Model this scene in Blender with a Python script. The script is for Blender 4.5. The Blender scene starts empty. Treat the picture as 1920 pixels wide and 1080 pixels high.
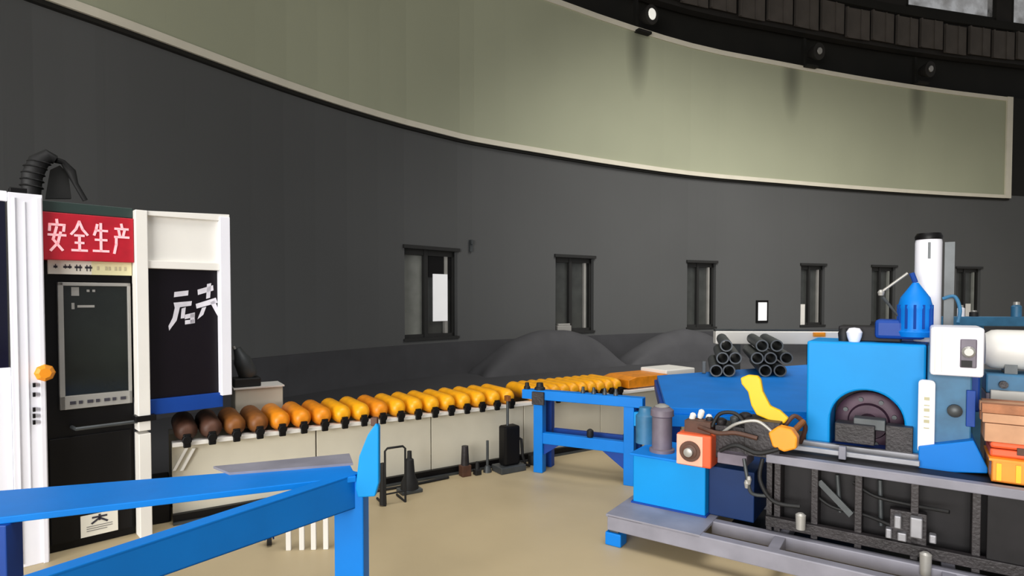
import bpy, math, random
from mathutils import Vector, Matrix
random.seed(7)
S = bpy.context.scene
COL = S.collection
R = math.radians

# ------------------------------------------------------------------ camera
F, PITCH, HOR, HC = 1100.0, R(1.5), 560.0, 1.6
PPY = HOR + F*math.tan(PITCH)
cd = bpy.data.cameras.new('camera'); cam = bpy.data.objects.new('camera', cd); COL.objects.link(cam)
cam.location = (0, 0, HC); cam.rotation_euler = (R(90)-PITCH, 0, 0)
cd.sensor_width = 36; cd.lens = F/1920*36; cd.shift_y = (PPY-540)/1920; cd.clip_end = 200
S.camera = cam
S.view_settings.view_transform = 'Standard'; S.view_settings.look = 'None'
S.view_settings.gamma = 1; S.view_settings.use_curve_mapping = False
S.view_settings.exposure = 0.0

# ------------------------------------------------------------------ light
w = bpy.data.worlds.new('world'); S.world = w; w.use_nodes = True
bg = w.node_tree.nodes['Background']; bg.inputs[0].default_value = (.97, .98, 1, 1); bg.inputs[1].default_value = .36
def area(name, loc, target, sx, sy, power, col, spread=180):
    l = bpy.data.lights.new(name, 'AREA'); l.shape = 'RECTANGLE'; l.size = sx; l.size_y = sy; l.energy = power; l.color = col; l.spread = R(spread)
    o = bpy.data.objects.new(name, l); COL.objects.link(o); o.location = loc
    o.rotation_euler = (Vector(target)-Vector(loc)).to_track_quat('-Z', 'Y').to_euler()
    return o
area('daylight_doorway', (-5.5, -7, 2.8), (3.5, 9, .6), 8, 4.5, 820, (1, .98, .95), 120)
area('roof_light_near', (.3, 2.4, 7.5), (.1, 3.2, 0), 5, 3.5, 125, (1, .98, .95), 95)
area('fill_light_far', (8.5, 8.5, 9.0), (9.5, 12.0, 0), 11, 5, 1050, (1, .97, .92), 125)  # added fill that brightens the right wall and fascia, no real fixture

# ------------------------------------------------------------------ pixel <-> place helpers
def ray(px, py):
    a = (px-960)/F; b = (PPY-py)/F
    return Vector((a, b*math.sin(PITCH)+math.cos(PITCH), b*math.cos(PITCH)-math.sin(PITCH)))
def G(px, py, h):
    d = ray(px, py); t = (h-HC)/d.z
    return Vector((d.x*t, d.y*t, h))
class Frame:
    def __init__(s, ox, oy, ang):
        s.o = Vector((ox, oy, 0)); s.a = ang
        s.u = Vector((math.cos(ang), math.sin(ang), 0)); s.v = Vector((-math.sin(ang), math.cos(ang), 0))
    def pix(s, px, py, v):                      # the point of the plane y=v that lies along this ray
        d = ray(px, py); n = s.v; c = Vector((0, 0, HC))
        t = ((s.o + n*v) - c).dot(n)/d.dot(n)
        p = c + d*t
        return (p-s.o).dot(s.u), p.z
    def rect(s, x0, y0, x1, y1, v):
        mx, my = (x0+x1)/2, (y0+y1)/2
        u0 = s.pix(x0, my, v)[0]; u1 = s.pix(x1, my, v)[0]
        return u0, u1, s.pix(mx, y1, v)[1], s.pix(mx, y0, v)[1]
    def loc(s, p):
        q = Vector(p)-s.o
        return Vector((q.dot(s.u), q.dot(s.v), q.z))
    def world(s, u, v, z=0): return s.o + s.u*u + s.v*v + Vector((0, 0, z))

# ------------------------------------------------------------------ materials
def mat(name, c, rough=.55, metal=0, var=.12, vs=3.0, bump=.0, bs=60, spec=.5, emit=0, coat=0):
    m = bpy.data.materials.new(name); m.use_nodes = True
    nt = m.node_tree; N = nt.nodes; L = nt.links; p = N['Principled BSDF']
    c = tuple(((x/255+.055)/1.055)**2.4 if x/255 > .04045 else x/255/12.92 for x in c)
    tc = N.new('ShaderNodeTexCoord'); n = N.new('ShaderNodeTexNoise'); n.inputs['Scale'].default_value = vs; n.inputs['Detail'].default_value = 6
    L.new(tc.outputs['Object'], n.inputs['Vector'])
    r = N.new('ShaderNodeValToRGB'); e = r.color_ramp.elements
    e[0].position = .3; e[1].position = .7
    e[0].color = (*[x*(1-var) for x in c], 1); e[1].color = (*[min(1, x*(1+var)) for x in c], 1)
    L.new(n.outputs['Fac'], r.inputs['Fac']); L.new(r.outputs['Color'], p.inputs['Base Color'])
    p.inputs['Roughness'].default_value = rough; p.inputs['Metallic'].default_value = metal
    p.inputs['Specular IOR Level'].default_value = spec; p.inputs['Coat Weight'].default_value = coat
    if emit:
        L.new(r.outputs['Color'], p.inputs['Emission Color']); p.inputs['Emission Strength'].default_value = emit
    if bump:
        n2 = N.new('ShaderNodeTexNoise'); n2.inputs['Scale'].default_value = bs; L.new(tc.outputs['Object'], n2.inputs['Vector'])
        b = N.new('ShaderNodeBump'); b.inputs['Strength'].default_value = bump; b.inputs['Distance'].default_value = .01
        L.new(n2.outputs['Fac'], b.inputs['Height']); L.new(b.outputs['Normal'], p.inputs['Normal'])
    return m
M = {}
M['blue'] = mat('blue_paint', (0, 120, 212), .5, var=.08, spec=.25)
M['cyan'] = mat('bright_blue_paint', (0, 142, 216), .5, var=.05, spec=.25)
M['deepblue'] = mat('deep_blue_paint', (12, 62, 145), .5, var=.15, spec=.3)
M['navy'] = mat('shaded_tank_navy', (12, 44, 92), .55, var=.2, spec=.3)  # tank blue with its shade mixed into the colour
M['tealblue'] = mat('worn_steel_blue_paint', (48, 104, 140), .5, var=.25, vs=8)
M['white'] = mat('white_enamel', (238, 238, 246), .4, var=.03)
M['ivory'] = mat('ivory_enamel', (234, 231, 224), .45, var=.03)
M['cream'] = mat('cream_sheet_metal', (208, 202, 184), .55, var=.07, vs=2)
M['black'] = mat('black_paint', (13, 12, 13), .45, var=.2, spec=.22)
M['ink'] = mat('dark_tinted_panel', (18, 13, 20), .35, var=.15, spec=.25)
M['glassdark'] = mat('dark_tinted_glass', (30, 34, 32), .15, var=.3, vs=2)
M['navyglass'] = mat('navy_tinted_glass', (12, 12, 34), .12, var=.15)
M['green'] = mat('dark_green_paint', (38, 56, 52), .5, var=.15)
M['steel'] = mat('brushed_grey_steel', (150, 150, 155), .42, .6, var=.15, vs=6)
M['frame'] = mat('silver_frame', (165, 163, 158), .4, .3, var=.1)
M['greypaint'] = mat('grey_machine_paint', (132, 131, 142), .5, var=.16, vs=5)
M['darksteel'] = mat('oily_dark_steel', (44, 40, 42), .5, .2, var=.35, vs=9, bump=.3)
M['darkpanel'] = mat('oily_dark_panel', (27, 25, 27), .55, .0, var=.4, vs=5, spec=.25)
M['motor'] = mat('grey_motor_paint', (108, 100, 112), .5, var=.2, vs=8)
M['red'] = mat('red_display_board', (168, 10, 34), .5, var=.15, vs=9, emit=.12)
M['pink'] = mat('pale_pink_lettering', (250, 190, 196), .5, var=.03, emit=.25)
M['paper'] = mat('white_paper', (232, 228, 214), .7, var=.03)
M['paperyellow'] = mat('yellowed_paper', (226, 222, 176), .7, var=.05)
M['inkprint'] = mat('dark_print', (52, 50, 60), .7, var=.1)
M['silverprint'] = mat('white_print', (215, 212, 220), .5, var=.15, vs=12)
M['yellow'] = mat('yellow_roller_coating', (240, 166, 16), .42, var=.14, vs=14)
M['orangeyellow'] = mat('orange_roller_coating', (222, 134, 18), .45, var=.18, vs=14)
M['brown'] = mat('worn_brown_roller_coating', (124, 74, 26), .55, var=.28, vs=12)
M['darkbrown'] = mat('dirty_brown_roller_coating', (82, 52, 38), .6, var=.3, vs=12)
M['leveryellow'] = mat('yellow_lever_paint', (246, 190, 10), .4, var=.08)
M['orange'] = mat('orange_paint', (240, 150, 28), .4, var=.1)
M['redorange'] = mat('red_orange_housing', (226, 92, 48), .45, var=.12)
M['salmon'] = mat('pale_orange_face', (240, 176, 150), .45, var=.08)
M['rust'] = mat('brown_timber', (168, 112, 78), .75, var=.3, vs=9, bump=.3)
M['carton'] = mat('tan_cardboard', (196, 150, 116), .8, var=.2, vs=6)
M['rubber'] = mat('black_rubber', (16, 16, 17), .65, var=.2)
M['tube'] = mat('dark_steel_tube', (74, 78, 80), .45, .4, var=.2, vs=8)
M['tarp'] = mat('charcoal_tarpaulin', (66, 66, 69), .8, var=.12, vs=2, bump=.3, bs=8)
M['roofdark'] = mat('dark_roof_steel', (34, 31, 28), .8, var=.3, vs=1.5)
M['recess'] = mat('near_black_flat', (20, 19, 14), .9, var=.3, vs=1)  # even near-black shared by recess, end wall, gutter and brackets
M['ribpanel'] = mat('dark_cladding_panel', (84, 78, 73), .75, var=.22, vs=1.2)
M['winframe'] = mat('dark_window_frame', (34, 34, 33), .5, var=.1)
M['winpane'] = mat('frosted_grey_pane', (128, 130, 124), .3, var=.18, vs=3)
M['winpanedark'] = mat('dark_grey_pane', (62, 64, 62), .2, var=.22, vs=3)
M['sheet'] = mat('white_glow_sheet', (236, 236, 236), .7, var=.03, emit=.35)  # emission puts brightness into the window sheet and wall sign face
M['lampglass'] = mat('lit_lamp_glass', (240, 238, 230), .4, var=.02, emit=.6)

def wall_material(name, c, ribs, rib_str, stains=()):
    m = mat(name, c, .78, var=.05, vs=.35)
    nt = m.node_tree; N = nt.nodes; L = nt.links; p = N['Principled BSDF']
    at = N.new('ShaderNodeAttribute'); at.attribute_name = 'arc'
    wv = N.new('ShaderNodeMath'); wv.operation = 'MULTIPLY'; wv.inputs[1].default_value = ribs
    L.new(at.outputs['Fac'], wv.inputs[0])
    fr = N.new('ShaderNodeMath'); fr.operation = 'FRACT'; L.new(wv.outputs[0], fr.inputs[0])
    gt = N.new('ShaderNodeMath'); gt.operation = 'LESS_THAN'; gt.inputs[1].default_value = .04; L.new(fr.outputs[0], gt.inputs[0])
    b = N.new('ShaderNodeBump'); b.inputs['Strength'].default_value = rib_str; b.inputs['Distance'].default_value = .01; b.invert = True
    L.new(gt.outputs[0], b.inputs['Height']); L.new(b.outputs['Normal'], p.inputs['Normal'])
    src = p.inputs['Base Color'].links[0].from_socket
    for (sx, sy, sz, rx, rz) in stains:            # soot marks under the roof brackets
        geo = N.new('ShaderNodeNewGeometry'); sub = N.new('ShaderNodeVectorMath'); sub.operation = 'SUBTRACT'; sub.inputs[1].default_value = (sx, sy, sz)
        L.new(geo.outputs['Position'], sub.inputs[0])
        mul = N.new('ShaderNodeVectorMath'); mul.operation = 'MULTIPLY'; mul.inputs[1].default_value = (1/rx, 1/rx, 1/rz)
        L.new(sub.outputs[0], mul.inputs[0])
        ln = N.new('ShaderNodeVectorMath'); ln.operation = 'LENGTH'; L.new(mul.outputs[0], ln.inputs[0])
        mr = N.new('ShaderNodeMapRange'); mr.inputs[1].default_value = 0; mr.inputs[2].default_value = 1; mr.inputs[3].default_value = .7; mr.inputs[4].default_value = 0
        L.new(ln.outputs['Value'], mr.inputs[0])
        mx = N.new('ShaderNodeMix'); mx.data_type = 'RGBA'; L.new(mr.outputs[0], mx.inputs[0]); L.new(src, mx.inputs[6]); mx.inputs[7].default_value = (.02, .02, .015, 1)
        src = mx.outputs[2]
    L.new(src, p.inputs['Base Color'])
    return m

def floor_material():
    m = mat('beige_epoxy_concrete', (182, 165, 131), .42, var=.08, vs=.9, spec=.4)
    nt = m.node_tree; N = nt.nodes; L = nt.links; p = N['Principled BSDF']
    n = N.new('ShaderNodeTexNoise'); n.inputs['Scale'].default_value = 5; n.inputs['Detail'].default_value = 8
    tc = N.new('ShaderNodeTexCoord'); L.new(tc.outputs['Object'], n.inputs['Vector'])
    mr = N.new('ShaderNodeMapRange'); mr.inputs[3].default_value = .36; mr.inputs[4].default_value = .6; L.new(n.outputs['Fac'], mr.inputs[0]); L.new(mr.outputs[0], p.inputs['Roughness'])
    return m
def dimming_glass():  # noisy translucent mix added to dim the sky behind the roof windows
    m = bpy.data.materials.new('sky_dimming_glass'); m.use_nodes = True; nt = m.node_tree; N = nt.nodes; L = nt.links
    out = N['Material Output']; N.remove(N['Principled BSDF'])
    t = N.new('ShaderNodeBsdfTransparent'); d = N.new('ShaderNodeBsdfTranslucent'); d.inputs[0].default_value = (.6, .58, .55, 1)
    n = N.new('ShaderNodeTexNoise'); n.inputs['Scale'].default_value = 1.6; n.inputs['Detail'].default_value = 6
    tc = N.new('ShaderNodeTexCoord'); L.new(tc.outputs['Object'], n.inputs['Vector'])
    mr = N.new('ShaderNodeMapRange'); mr.inputs[1].default_value = .4; mr.inputs[2].default_value = .62; mr.inputs[3].default_value = .08; mr.inputs[4].default_value = .6
    L.new(n.outputs['Fac'], mr.inputs[0]); mx = N.new('ShaderNodeMixShader'); L.new(mr.outputs[0], mx.inputs[0]); L.new(t.outputs[0], mx.inputs[1]); L.new(d.outputs[0], mx.inputs[2]); L.new(mx.outputs[0], out.inputs[0])
    return m
M['roofglass'] = dimming_glass()

# ------------------------------------------------------------------ mesh helpers
class MB:
    def __init__(s): s.v = []; s.f = []; s.arc = None; s.f0 = []; s.v0 = []
    def add(s, vs, fs):
        s.f0.append(len(s.f)); s.v0.append(len(s.v)); b = len(s.v); s.v += [tuple(x) for x in vs]; s.f += [tuple(b+i for i in f) for f in fs]; return s
    def box(s, x0, x1, y0, y1, z0, z1):
        if x0 > x1: x0, x1 = x1, x0
        if y0 > y1: y0, y1 = y1, y0
        if z0 > z1: z0, z1 = z1, z0
        return s.add([(x0,y0,z0),(x1,y0,z0),(x1,y1,z0),(x0,y1,z0),(x0,y0,z1),(x1,y0,z1),(x1,y1,z1),(x0,y1,z1)],
                     [(0,3,2,1),(4,5,6,7),(0,1,5,4),(1,2,6,5),(2,3,7,6),(3,0,4,7)])
    def cyl(s, p0, p1, r0, r1=None, n=20, cap=True):
        if r1 is None: r1 = r0
        return s.tube([p0, p1], [r0, r1], n, cap)
    def tube(s, pts, r, n=10, cap=True):
        pts = [Vector(p) for p in pts]; rs = r if isinstance(r, (list, tuple)) else [r]*len(pts)
        s.f0.append(len(s.f)); s.v0.append(len(s.v)); b = len(s.v); prev = None
        for i, p in enumerate(pts):
            d = (pts[min(i+1, len(pts)-1)]-pts[max(i-1, 0)])
            d = d.normalized() if d.length > 1e-7 else (prev_d if i else Vector((0,0,1)))
            prev_d = d
            if prev is None:
                a = Vector((0,0,1)) if abs(d.z) < .9 else Vector((1,0,0)); e = d.cross(a).normalized()
            else:
                e = (prev - d*prev.dot(d)).normalized()
            prev = e; g = d.cross(e)
            for k in range(n):
                t = 2*math.pi*k/n; s.v.append(tuple(p + (e*math.cos(t)+g*math.sin(t))*rs[i]))
        for i in range(len(pts)-1):
            for k in range(n):
                s.f.append((b+i*n+k, b+i*n+(k+1)%n, b+(i+1)*n+(k+1)%n, b+(i+1)*n+k))
        if cap:
            s.f.append(tuple(b+k for k in range(n))[::-1]); s.f.append(tuple(b+(len(pts)-1)*n+k for k in range(n)))
        return s
    def lathe(s, o, axis, prof, n=24):            # prof: (distance along axis, radius)
        o = Vector(o); d = Vector(axis).normalized()
        a = Vector((0,0,1)) if abs(d.z) < .9 else Vector((1,0,0)); e = d.cross(a).normalized(); g = d.cross(e)
        s.f0.append(len(s.f)); s.v0.append(len(s.v)); b = len(s.v)
        for (t, r) in prof:
            for k in range(n):
                q = 2*math.pi*k/n; s.v.append(tuple(o+d*t+(e*math.cos(q)+g*math.sin(q))*max(r, .0004)))
        for i in range(len(prof)-1):
            for k in range(n): s.f.append((b+i*n+k, b+i*n+(k+1)%n, b+(i+1)*n+(k+1)%n, b+(i+1)*n+k))
        s.f.append(tuple(b+k for k in range(n))[::-1]); s.f.append(tuple(b+(len(prof)-1)*n+k for k in range(n)))
        return s
    def prism(s, poly, y0, y1):                   # polygon in x,z pushed along y
        n = len(poly)
        A = sum(poly[i][0]*poly[(i+1)%n][1]-poly[(i+1)%n][0]*poly[i][1] for i in range(n))
        if A < 0: poly = poly[::-1]
        return s.add([(x, y0, z) for x, z in poly]+[(x, y1, z) for x, z in poly],
                     [tuple(range(n)), tuple(range(2*n-1, n-1, -1))]+[(i, n+i, n+(i+1)%n, (i+1)%n) for i in range(n)])
    def beam(s, a, b, wd, ht):                    # level bar, top centre line a-b (z = top), width wd, height ht
        a = Vector(a); b = Vector(b); d = (b-a); d.z = 0; d.normalize(); q = Vector((-d.y, d.x, 0))*wd/2; dn = Vector((0,0,-ht))
        return s.add([a-q+dn, b-q+dn, b+q+dn, a+q+dn, a-q, b-q, b+q, a+q], [(0,3,2,1),(4,5,6,7),(0,1,5,4),(1,2,6,5),(2,3,7,6),(3,0,4,7)])
    def slab(s, pts, z0, z1):                     # plan polygon between two heights
        n = len(pts)
        A = sum(pts[i][0]*pts[(i+1)%n][1]-pts[(i+1)%n][0]*pts[i][1] for i in range(n))
        if A < 0: pts = pts[::-1]
        return s.add([(p[0], p[1], z0) for p in pts]+[(p[0], p[1], z1) for p in pts],
                     [tuple(range(n-1, -1, -1)), tuple(range(n, 2*n))]+[(i, (i+1)%n, n+(i+1)%n, n+i) for i in range(n)])
    def each(s, name, m, parent):
        s.f0.append(len(s.f)); s.v0.append(len(s.v))
        for i in range(len(s.f0)-1):
            q = MB(); q.v = s.v[s.v0[i]:s.v0[i+1]]; q.f = [tuple(k-s.v0[i] for k in f) for f in s.f[s.f0[i]:s.f0[i+1]]]
            q.build(name, m, parent)
    def build(s, name, m, parent=None, smooth=False, bevel=0, loc=None, rot=0):
        me = bpy.data.meshes.new(name); me.from_pydata(s.v, [], s.f); me.update()
        if s.arc:
            at = me.attributes.new('arc', 'FLOAT', 'POINT')
            for i, a in enumerate(s.arc): at.data[i].value = a
        me.materials.append(M[m] if isinstance(m, str) else m)
        o = bpy.data.objects.new(name, me); COL.objects.link(o)
        if parent: o.parent = parent
        if loc is not None: o.location = loc
        o.rotation_euler.z = rot
        if smooth:
            me.polygons.foreach_set('use_smooth', [True]*len(me.polygons))
            md = o.modifiers.new('edges', 'EDGE_SPLIT'); md.split_angle = R(38)
        if bevel:
            md = o.modifiers.new('bevel', 'BEVEL'); md.width = bevel; md.segments = 2; md.limit_method = 'ANGLE'
        return o
def islands(mesh_builder, name, m, parent): mesh_builder.each(name, m, parent)
def tag(o, label=None, cat=None, group=None, kind=None):
    for k, v in (('label', label), ('category', cat), ('group', group), ('kind', kind)):
        if v: o[k] = v
    return o
def thing(name, loc, rot, label, cat, group=None):
    o = bpy.data.objects.new(name, None); COL.objects.link(o); o.empty_display_size = .1
    o.location = loc; o.rotation_euler.z = rot
    return tag(o, label, cat, group)
def dup(root):
    c = root.copy(); COL.objects.link(c)
    for ch in root.children:
        d = ch.copy(); COL.objects.link(d); d.parent = c
        for g in ch.children:
            e = g.copy(); COL.objects.link(e); e.parent = d
    return c
def lab(o, l): o['label'] = l; return o

# ------------------------------------------------------------------ the curved hall wall
KEY = [(0, 588), (75, 560), (200, 516), (380, 450), (540, 392), (700, 341), (860, 299), (1000, 274), (1150, 250), (1300, 230), (1450, 217), (1600, 205), (1750, 195), (1888, 188)]
def edge_y(px):
    for i in range(len(KEY)-1):
        if px <= KEY[i+1][0] or i == len(KEY)-2:
            p0 = KEY[max(i-1, 0)]; p1 = KEY[i]; p2 = KEY[i+1]; p3 = KEY[min(i+2, len(KEY)-1)]
            m1 = (p2[1]-p0[1])/(p2[0]-p0[0]); m2 = (p3[1]-p1[1])/(p3[0]-p1[0]); h = p2[0]-p1[0]; t = (px-p1[0])/h
            return HOR-((2*t**3-3*t*t+1)*p1[1]+(t**3-2*t*t+t)*h*m1+(-2*t**3+3*t*t)*p2[1]+(t**3-t*t)*h*m2)
ZE, ZT = 5.0, 8.4
def W(px):
    p = G(px, edge_y(px), ZE); return Vector((p.x, p.y))
WIN = [(757, 857), (1042, 1114), (1290, 1344), (1504, 1549), (1637, 1682), (1796, 1842)]
SILL, HEAD = .8, 2.6
xs = sorted(set([x for x in range(0, 1889, 59)] + [1888] + [x for a in WIN for x in a]))
xs = [x for x in xs if not any(a < x < b for a, b in WIN)]
plan = [(x, W(x)) for x in xs]
dl = (plan[0][1]-plan[2][1]).normalized(); dr = (plan[-1][1]-plan[-4][1]).normalized()
plan = [(-900, plan[0][1]+dl*9)] + [(-400, plan[0][1]+dl*4)] + plan + [(2400, plan[-1][1]+dr*4), (3000, plan[-1][1]+dr*9)]
arcs = [0]
for i in range(1, len(plan)): arcs.append(arcs[-1]+(plan[i][1]-plan[i-1][1]).length)
def normal(i):
    a = plan[max(i-1, 0)][1]; b = plan[min(i+1, len(plan)-1)][1]; d = (b-a).normalized()
    return Vector((d.y, -d.x))                    # towards the room
def wallstrip(i0, i1, z0, z1, near, far):
    mb = MB(); mb.arc = []
    for i in range(i0, i1+1):
        p = plan[i][1]; n = normal(i)
        zb, za = (z0(i) if callable(z0) else z0), (z1(i) if callable(z1) else z1)
        for off, z in ((near, zb), (near, za), (far, za), (far, zb)):
            q = p+n*off; mb.v.append((q.x, q.y, z)); mb.arc.append(arcs[i])
    k = i1-i0
    for j in range(k):
        for c in range(4):
            mb.f.append((j*4+c, (j+1)*4+c, (j+1)*4+(c+1)%4, j*4+(c+1)%4))
    mb.f.append((0, 1, 2, 3)); mb.f.append((k*4+3, k*4+2, k*4+1, k*4))
    return mb
NP = len(plan); iR = [i for i, p in enumerate(plan) if p[0] == 1888][0]
def windex(px): return [i for i, p in enumerate(plan) if p[0] == px][0]
def ztop(i): return 8.62-.30*min(1, max(0, (plan[i][0]-1040)/848))
# lower wall with window openings
mb = MB(); mb.arc = []
rows = [-.3, SILL, HEAD, ZE+.1]
winstart = {windex(a) for a, b in WIN}
idx = {}
for off in (0, -.3):
    for i in range(NP):
        p = plan[i][1]+normal(i)*off
        for r_, z in enumerate(rows):
            idx[(off, i, r_)] = len(mb.v); mb.v.append((p.x, p.y, z)); mb.arc.append(arcs[i])
for i in range(NP-1):
    for r_ in range(3):
        if r_ == 1 and i in winstart:
            for (a, b) in (((i, 1), (i+1, 1)), ((i+1, 1), (i+1, 2)), ((i+1, 2), (i, 2)), ((i, 2), (i, 1))):
                mb.f.append((idx[(0, *a)], idx[(0, *b)], idx[(-.3, *b)], idx[(-.3, *a)]))
            continue
        mb.f.append((idx[(0, i, r_)], idx[(0, i+1, r_)], idx[(0, i+1, r_+1)], idx[(0, i, r_+1)]))
        mb.f.append((idx[(-.3, i, r_)], idx[(-.3, i, r_+1)], idx[(-.3, i+1, r_+1)], idx[(-.3, i+1, r_)]))
tag(mb.build('wall_back', wall_material('charcoal_wall_cladding', (84, 85, 85), 1.0, .35)), 'curved charcoal hall wall with small recessed windows', kind='structure')
tag(wallstrip(0, NP-1, 0, .68, .06, .0).build('baseboard_back', mat('dark_dado', (62, 62, 65), .75, var=.1)), 'darker dado along the foot of the curved wall', kind='structure')
tag(wallstrip(0, NP-1, ZE+.1, 10.6, -.5, -.8).build('wall_upper', 'recess'), 'near-black recess above the cream band', kind='structure')
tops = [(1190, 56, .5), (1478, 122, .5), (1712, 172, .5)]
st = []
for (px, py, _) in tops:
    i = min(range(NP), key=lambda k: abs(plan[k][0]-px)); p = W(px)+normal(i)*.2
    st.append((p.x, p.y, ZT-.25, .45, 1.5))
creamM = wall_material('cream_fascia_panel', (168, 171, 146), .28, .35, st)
fascia = tag(wallstrip(0, iR, ZE+.02, ztop, .09, -.05).build('trim_1', creamM), 'curved cream fascia band above the charcoal wall', kind='structure')
M['creamedge'] = mat('pale_cream_edging', (224, 218, 200), .6, var=.04)
tag(wallstrip(0, iR, ZE-.02, ZE+.09, .13, .09).build('trim_2', 'creamedge'), kind='structure')
tag(wallstrip(0, iR, lambda i: ztop(i)-.1, lambda i: ztop(i)+.03, .12, -.05).build('trim_3', 'creamedge'), kind='structure')
tag(wallstrip(0, iR, ZE-.07, ZE-.02, .08, .0).build('fascia_shade_strip', 'recess'), kind='structure')  # dark strip painting the shadow line under the fascia
n = normal(iR); d = Vector((-n.y, n.x)); p = plan[iR][1]; mb = MB()
dd = d if d.dot(dr) > 0 else -d; a = p+n*.14; b = a-dd*.24; e = p-n*.05
mb.slab([(a.x, a.y), (b.x, b.y), ((b-n*.19).x, (b-n*.19).y), (e.x, e.y)], ZE-.02, ztop(iR)+.04)
tag(mb.build('trim_5', 'creamedge'), kind='structure')
# dark wall to the right of the fascia
tag(wallstrip(iR, NP-1, ZE+.1, ZT, -.02, -.5).build('wall_right', 'recess'), 'near-black wall beyond the end of the cream band', kind='structure')
# band of dark cladding panels over the recess, each panel a piece
clad = MB(); clad = wallstrip(8, NP-1, 9.55, 10.6, -.05, -.3).build('wall_top', 'roofdark'); tag(clad, 'dark cladding over the recess above the fascia', kind='structure')
def plan_at(s):
    for i in range(NP-1):
        if arcs[i] <= s <= arcs[i+1]:
            t = (s-arcs[i])/(arcs[i+1]-arcs[i]); return plan[i][1].lerp(plan[i+1][1], t), (plan[i+1][1]-plan[i][1]).normalized()
s0 = arcs[windex(1042)]-2; pm = None; k = 0
while s0 < arcs[-1]-1.2:
    p, d = plan_at(s0+.5); n = Vector((d.y, -d.x))
    if pm is None:
        m_ = MB(); m_.box(-.46, .46, -.03, 0, 9.62, 10.52); m_.box(-.46, -.40, -.08, -.03, 9.62, 10.52); m_.box(.1, .14, -.06, -.03, 9.62, 10.52)
        pm = m_.build('cladding_panel', 'ribpanel', clad); o = pm
    else:
        o = pm.copy(); COL.objects.link(o); o.parent = clad
    q = p+n*.06; o.location = (q.x, q.y, (-.03, .02, 0, .04)[k % 4]); o.rotation_euler.z = math.atan2(d.y, d.x)+(.02 if k % 3 else -.02)
    s0 += 1.0; k += 1
# gutter beam and clerestory above
tag(wallstrip(8, NP-1, 10.6, 10.85, .1, -.3).build('trim_6', 'recess'), 'black gutter beam under the roof windows', kind='structure')
tag(wallstrip(0, 8, 9.45, 13.2, -.05, -.3).build('wall_left', 'roofdark'), kind='structure')
ia = windex(1504)
tag(wallstrip(8, ia, 10.85, 13.2, -.05, -.3).build('wall_front', 'roofdark'), kind='structure')
def seg_window(pxa, pxb, num, z0, z1):
    k = lambda px: (W(px) if px <= 1888 else W(1888)+dr*((px-1888)/60.0))
    a, b = k(pxa), k(pxb); d = (b-a); Lw = d.length; ang = math.atan2(d.y, d.x)
    root = thing('window_%d' % num, (a.x, a.y, 0), ang, 'high roof window with sky-dimming glass above the dark cladding', None); root['kind'] = 'structure'
    f = MB(); f.box(0, Lw, -.05, .05, z0, z0+.1); f.box(0, Lw, -.05, .05, z1-.1, z1); f.box(0, .1, -.05, .05, z0, z1); f.box(Lw-.1, Lw, -.05, .05, z0, z1)
    f.build('window_frame', 'recess', root)
    MB().box(.1, Lw-.1, 0, .01, z0+.1, z1-.1).build('pane', 'roofglass', root)
    return a, b
a1, b1 = seg_window(1690, 1858, 7, 10.85, 13.2)
a2, b2 = seg_window(1886, 1990, 8, 10.55, 13.2)
def plainwall(name, a, b, z0, z1):
    d = (b-a).normalized(); n = Vector((d.y, -d.x)); mb = MB()
    q = [a+n*.05, b+n*.05, b-n*.25, a-n*.25]; mb.slab([(x.x, x.y) for x in q], z0, z1)
    return tag(mb.build(name, 'roofdark'), kind='structure')
plainwall('wall_corner', plan[ia][1], a1, 10.85, 13.2)
plainwall('trim_7', b1, a2, 10.85, 13.2)
plainwall('wall_end', b2, plan[-1][1], 10.85, 13.2)
# ceiling, floor
cp = [(p[1].x, p[1].y) for p in plan]
mb = MB(); mb.slab([(cp[0][0], -3), *[c for c in cp], (cp[-1][0], -3)], 13.2, 13.4)
tag(mb.build('ceiling', 'roofdark'), 'dark roof of the hall', kind='structure')
mb = MB(); mb.box(-16, 32, -12, 30, -.3, 0)
tag(mb.build('floor', floor_material()), 'beige coated concrete floor', kind='structure')

# dark coated floor strip between the conveyor and the wall
ang_c = math.atan2(.54, .84); cu = Vector((math.cos(ang_c), math.sin(ang_c))); cv_ = Vector((-cu.y, cu.x)); c0 = Vector((-.78, 5.33))+cv_*.36
fl0, fl1 = c0-cu*6, c0+cu*3.2
mb = MB(); back = [p[1]-normal(i)*.0 for i, p in enumerate(plan) if -900 < p[0] <= 1888]
pts = [fl0, fl1, fl1+Vector((8, 1.0)), back[-1]]+[b for b in back[::-1]]
mb.slab([(p.x, p.y) for p in pts], .0, .004)
tag(mb.build('floor', mat('dark_floor_coating', (62, 62, 65), .75, var=.1, vs=1)), 'dark coated floor strip between conveyor and wall', kind='structure')

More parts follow.
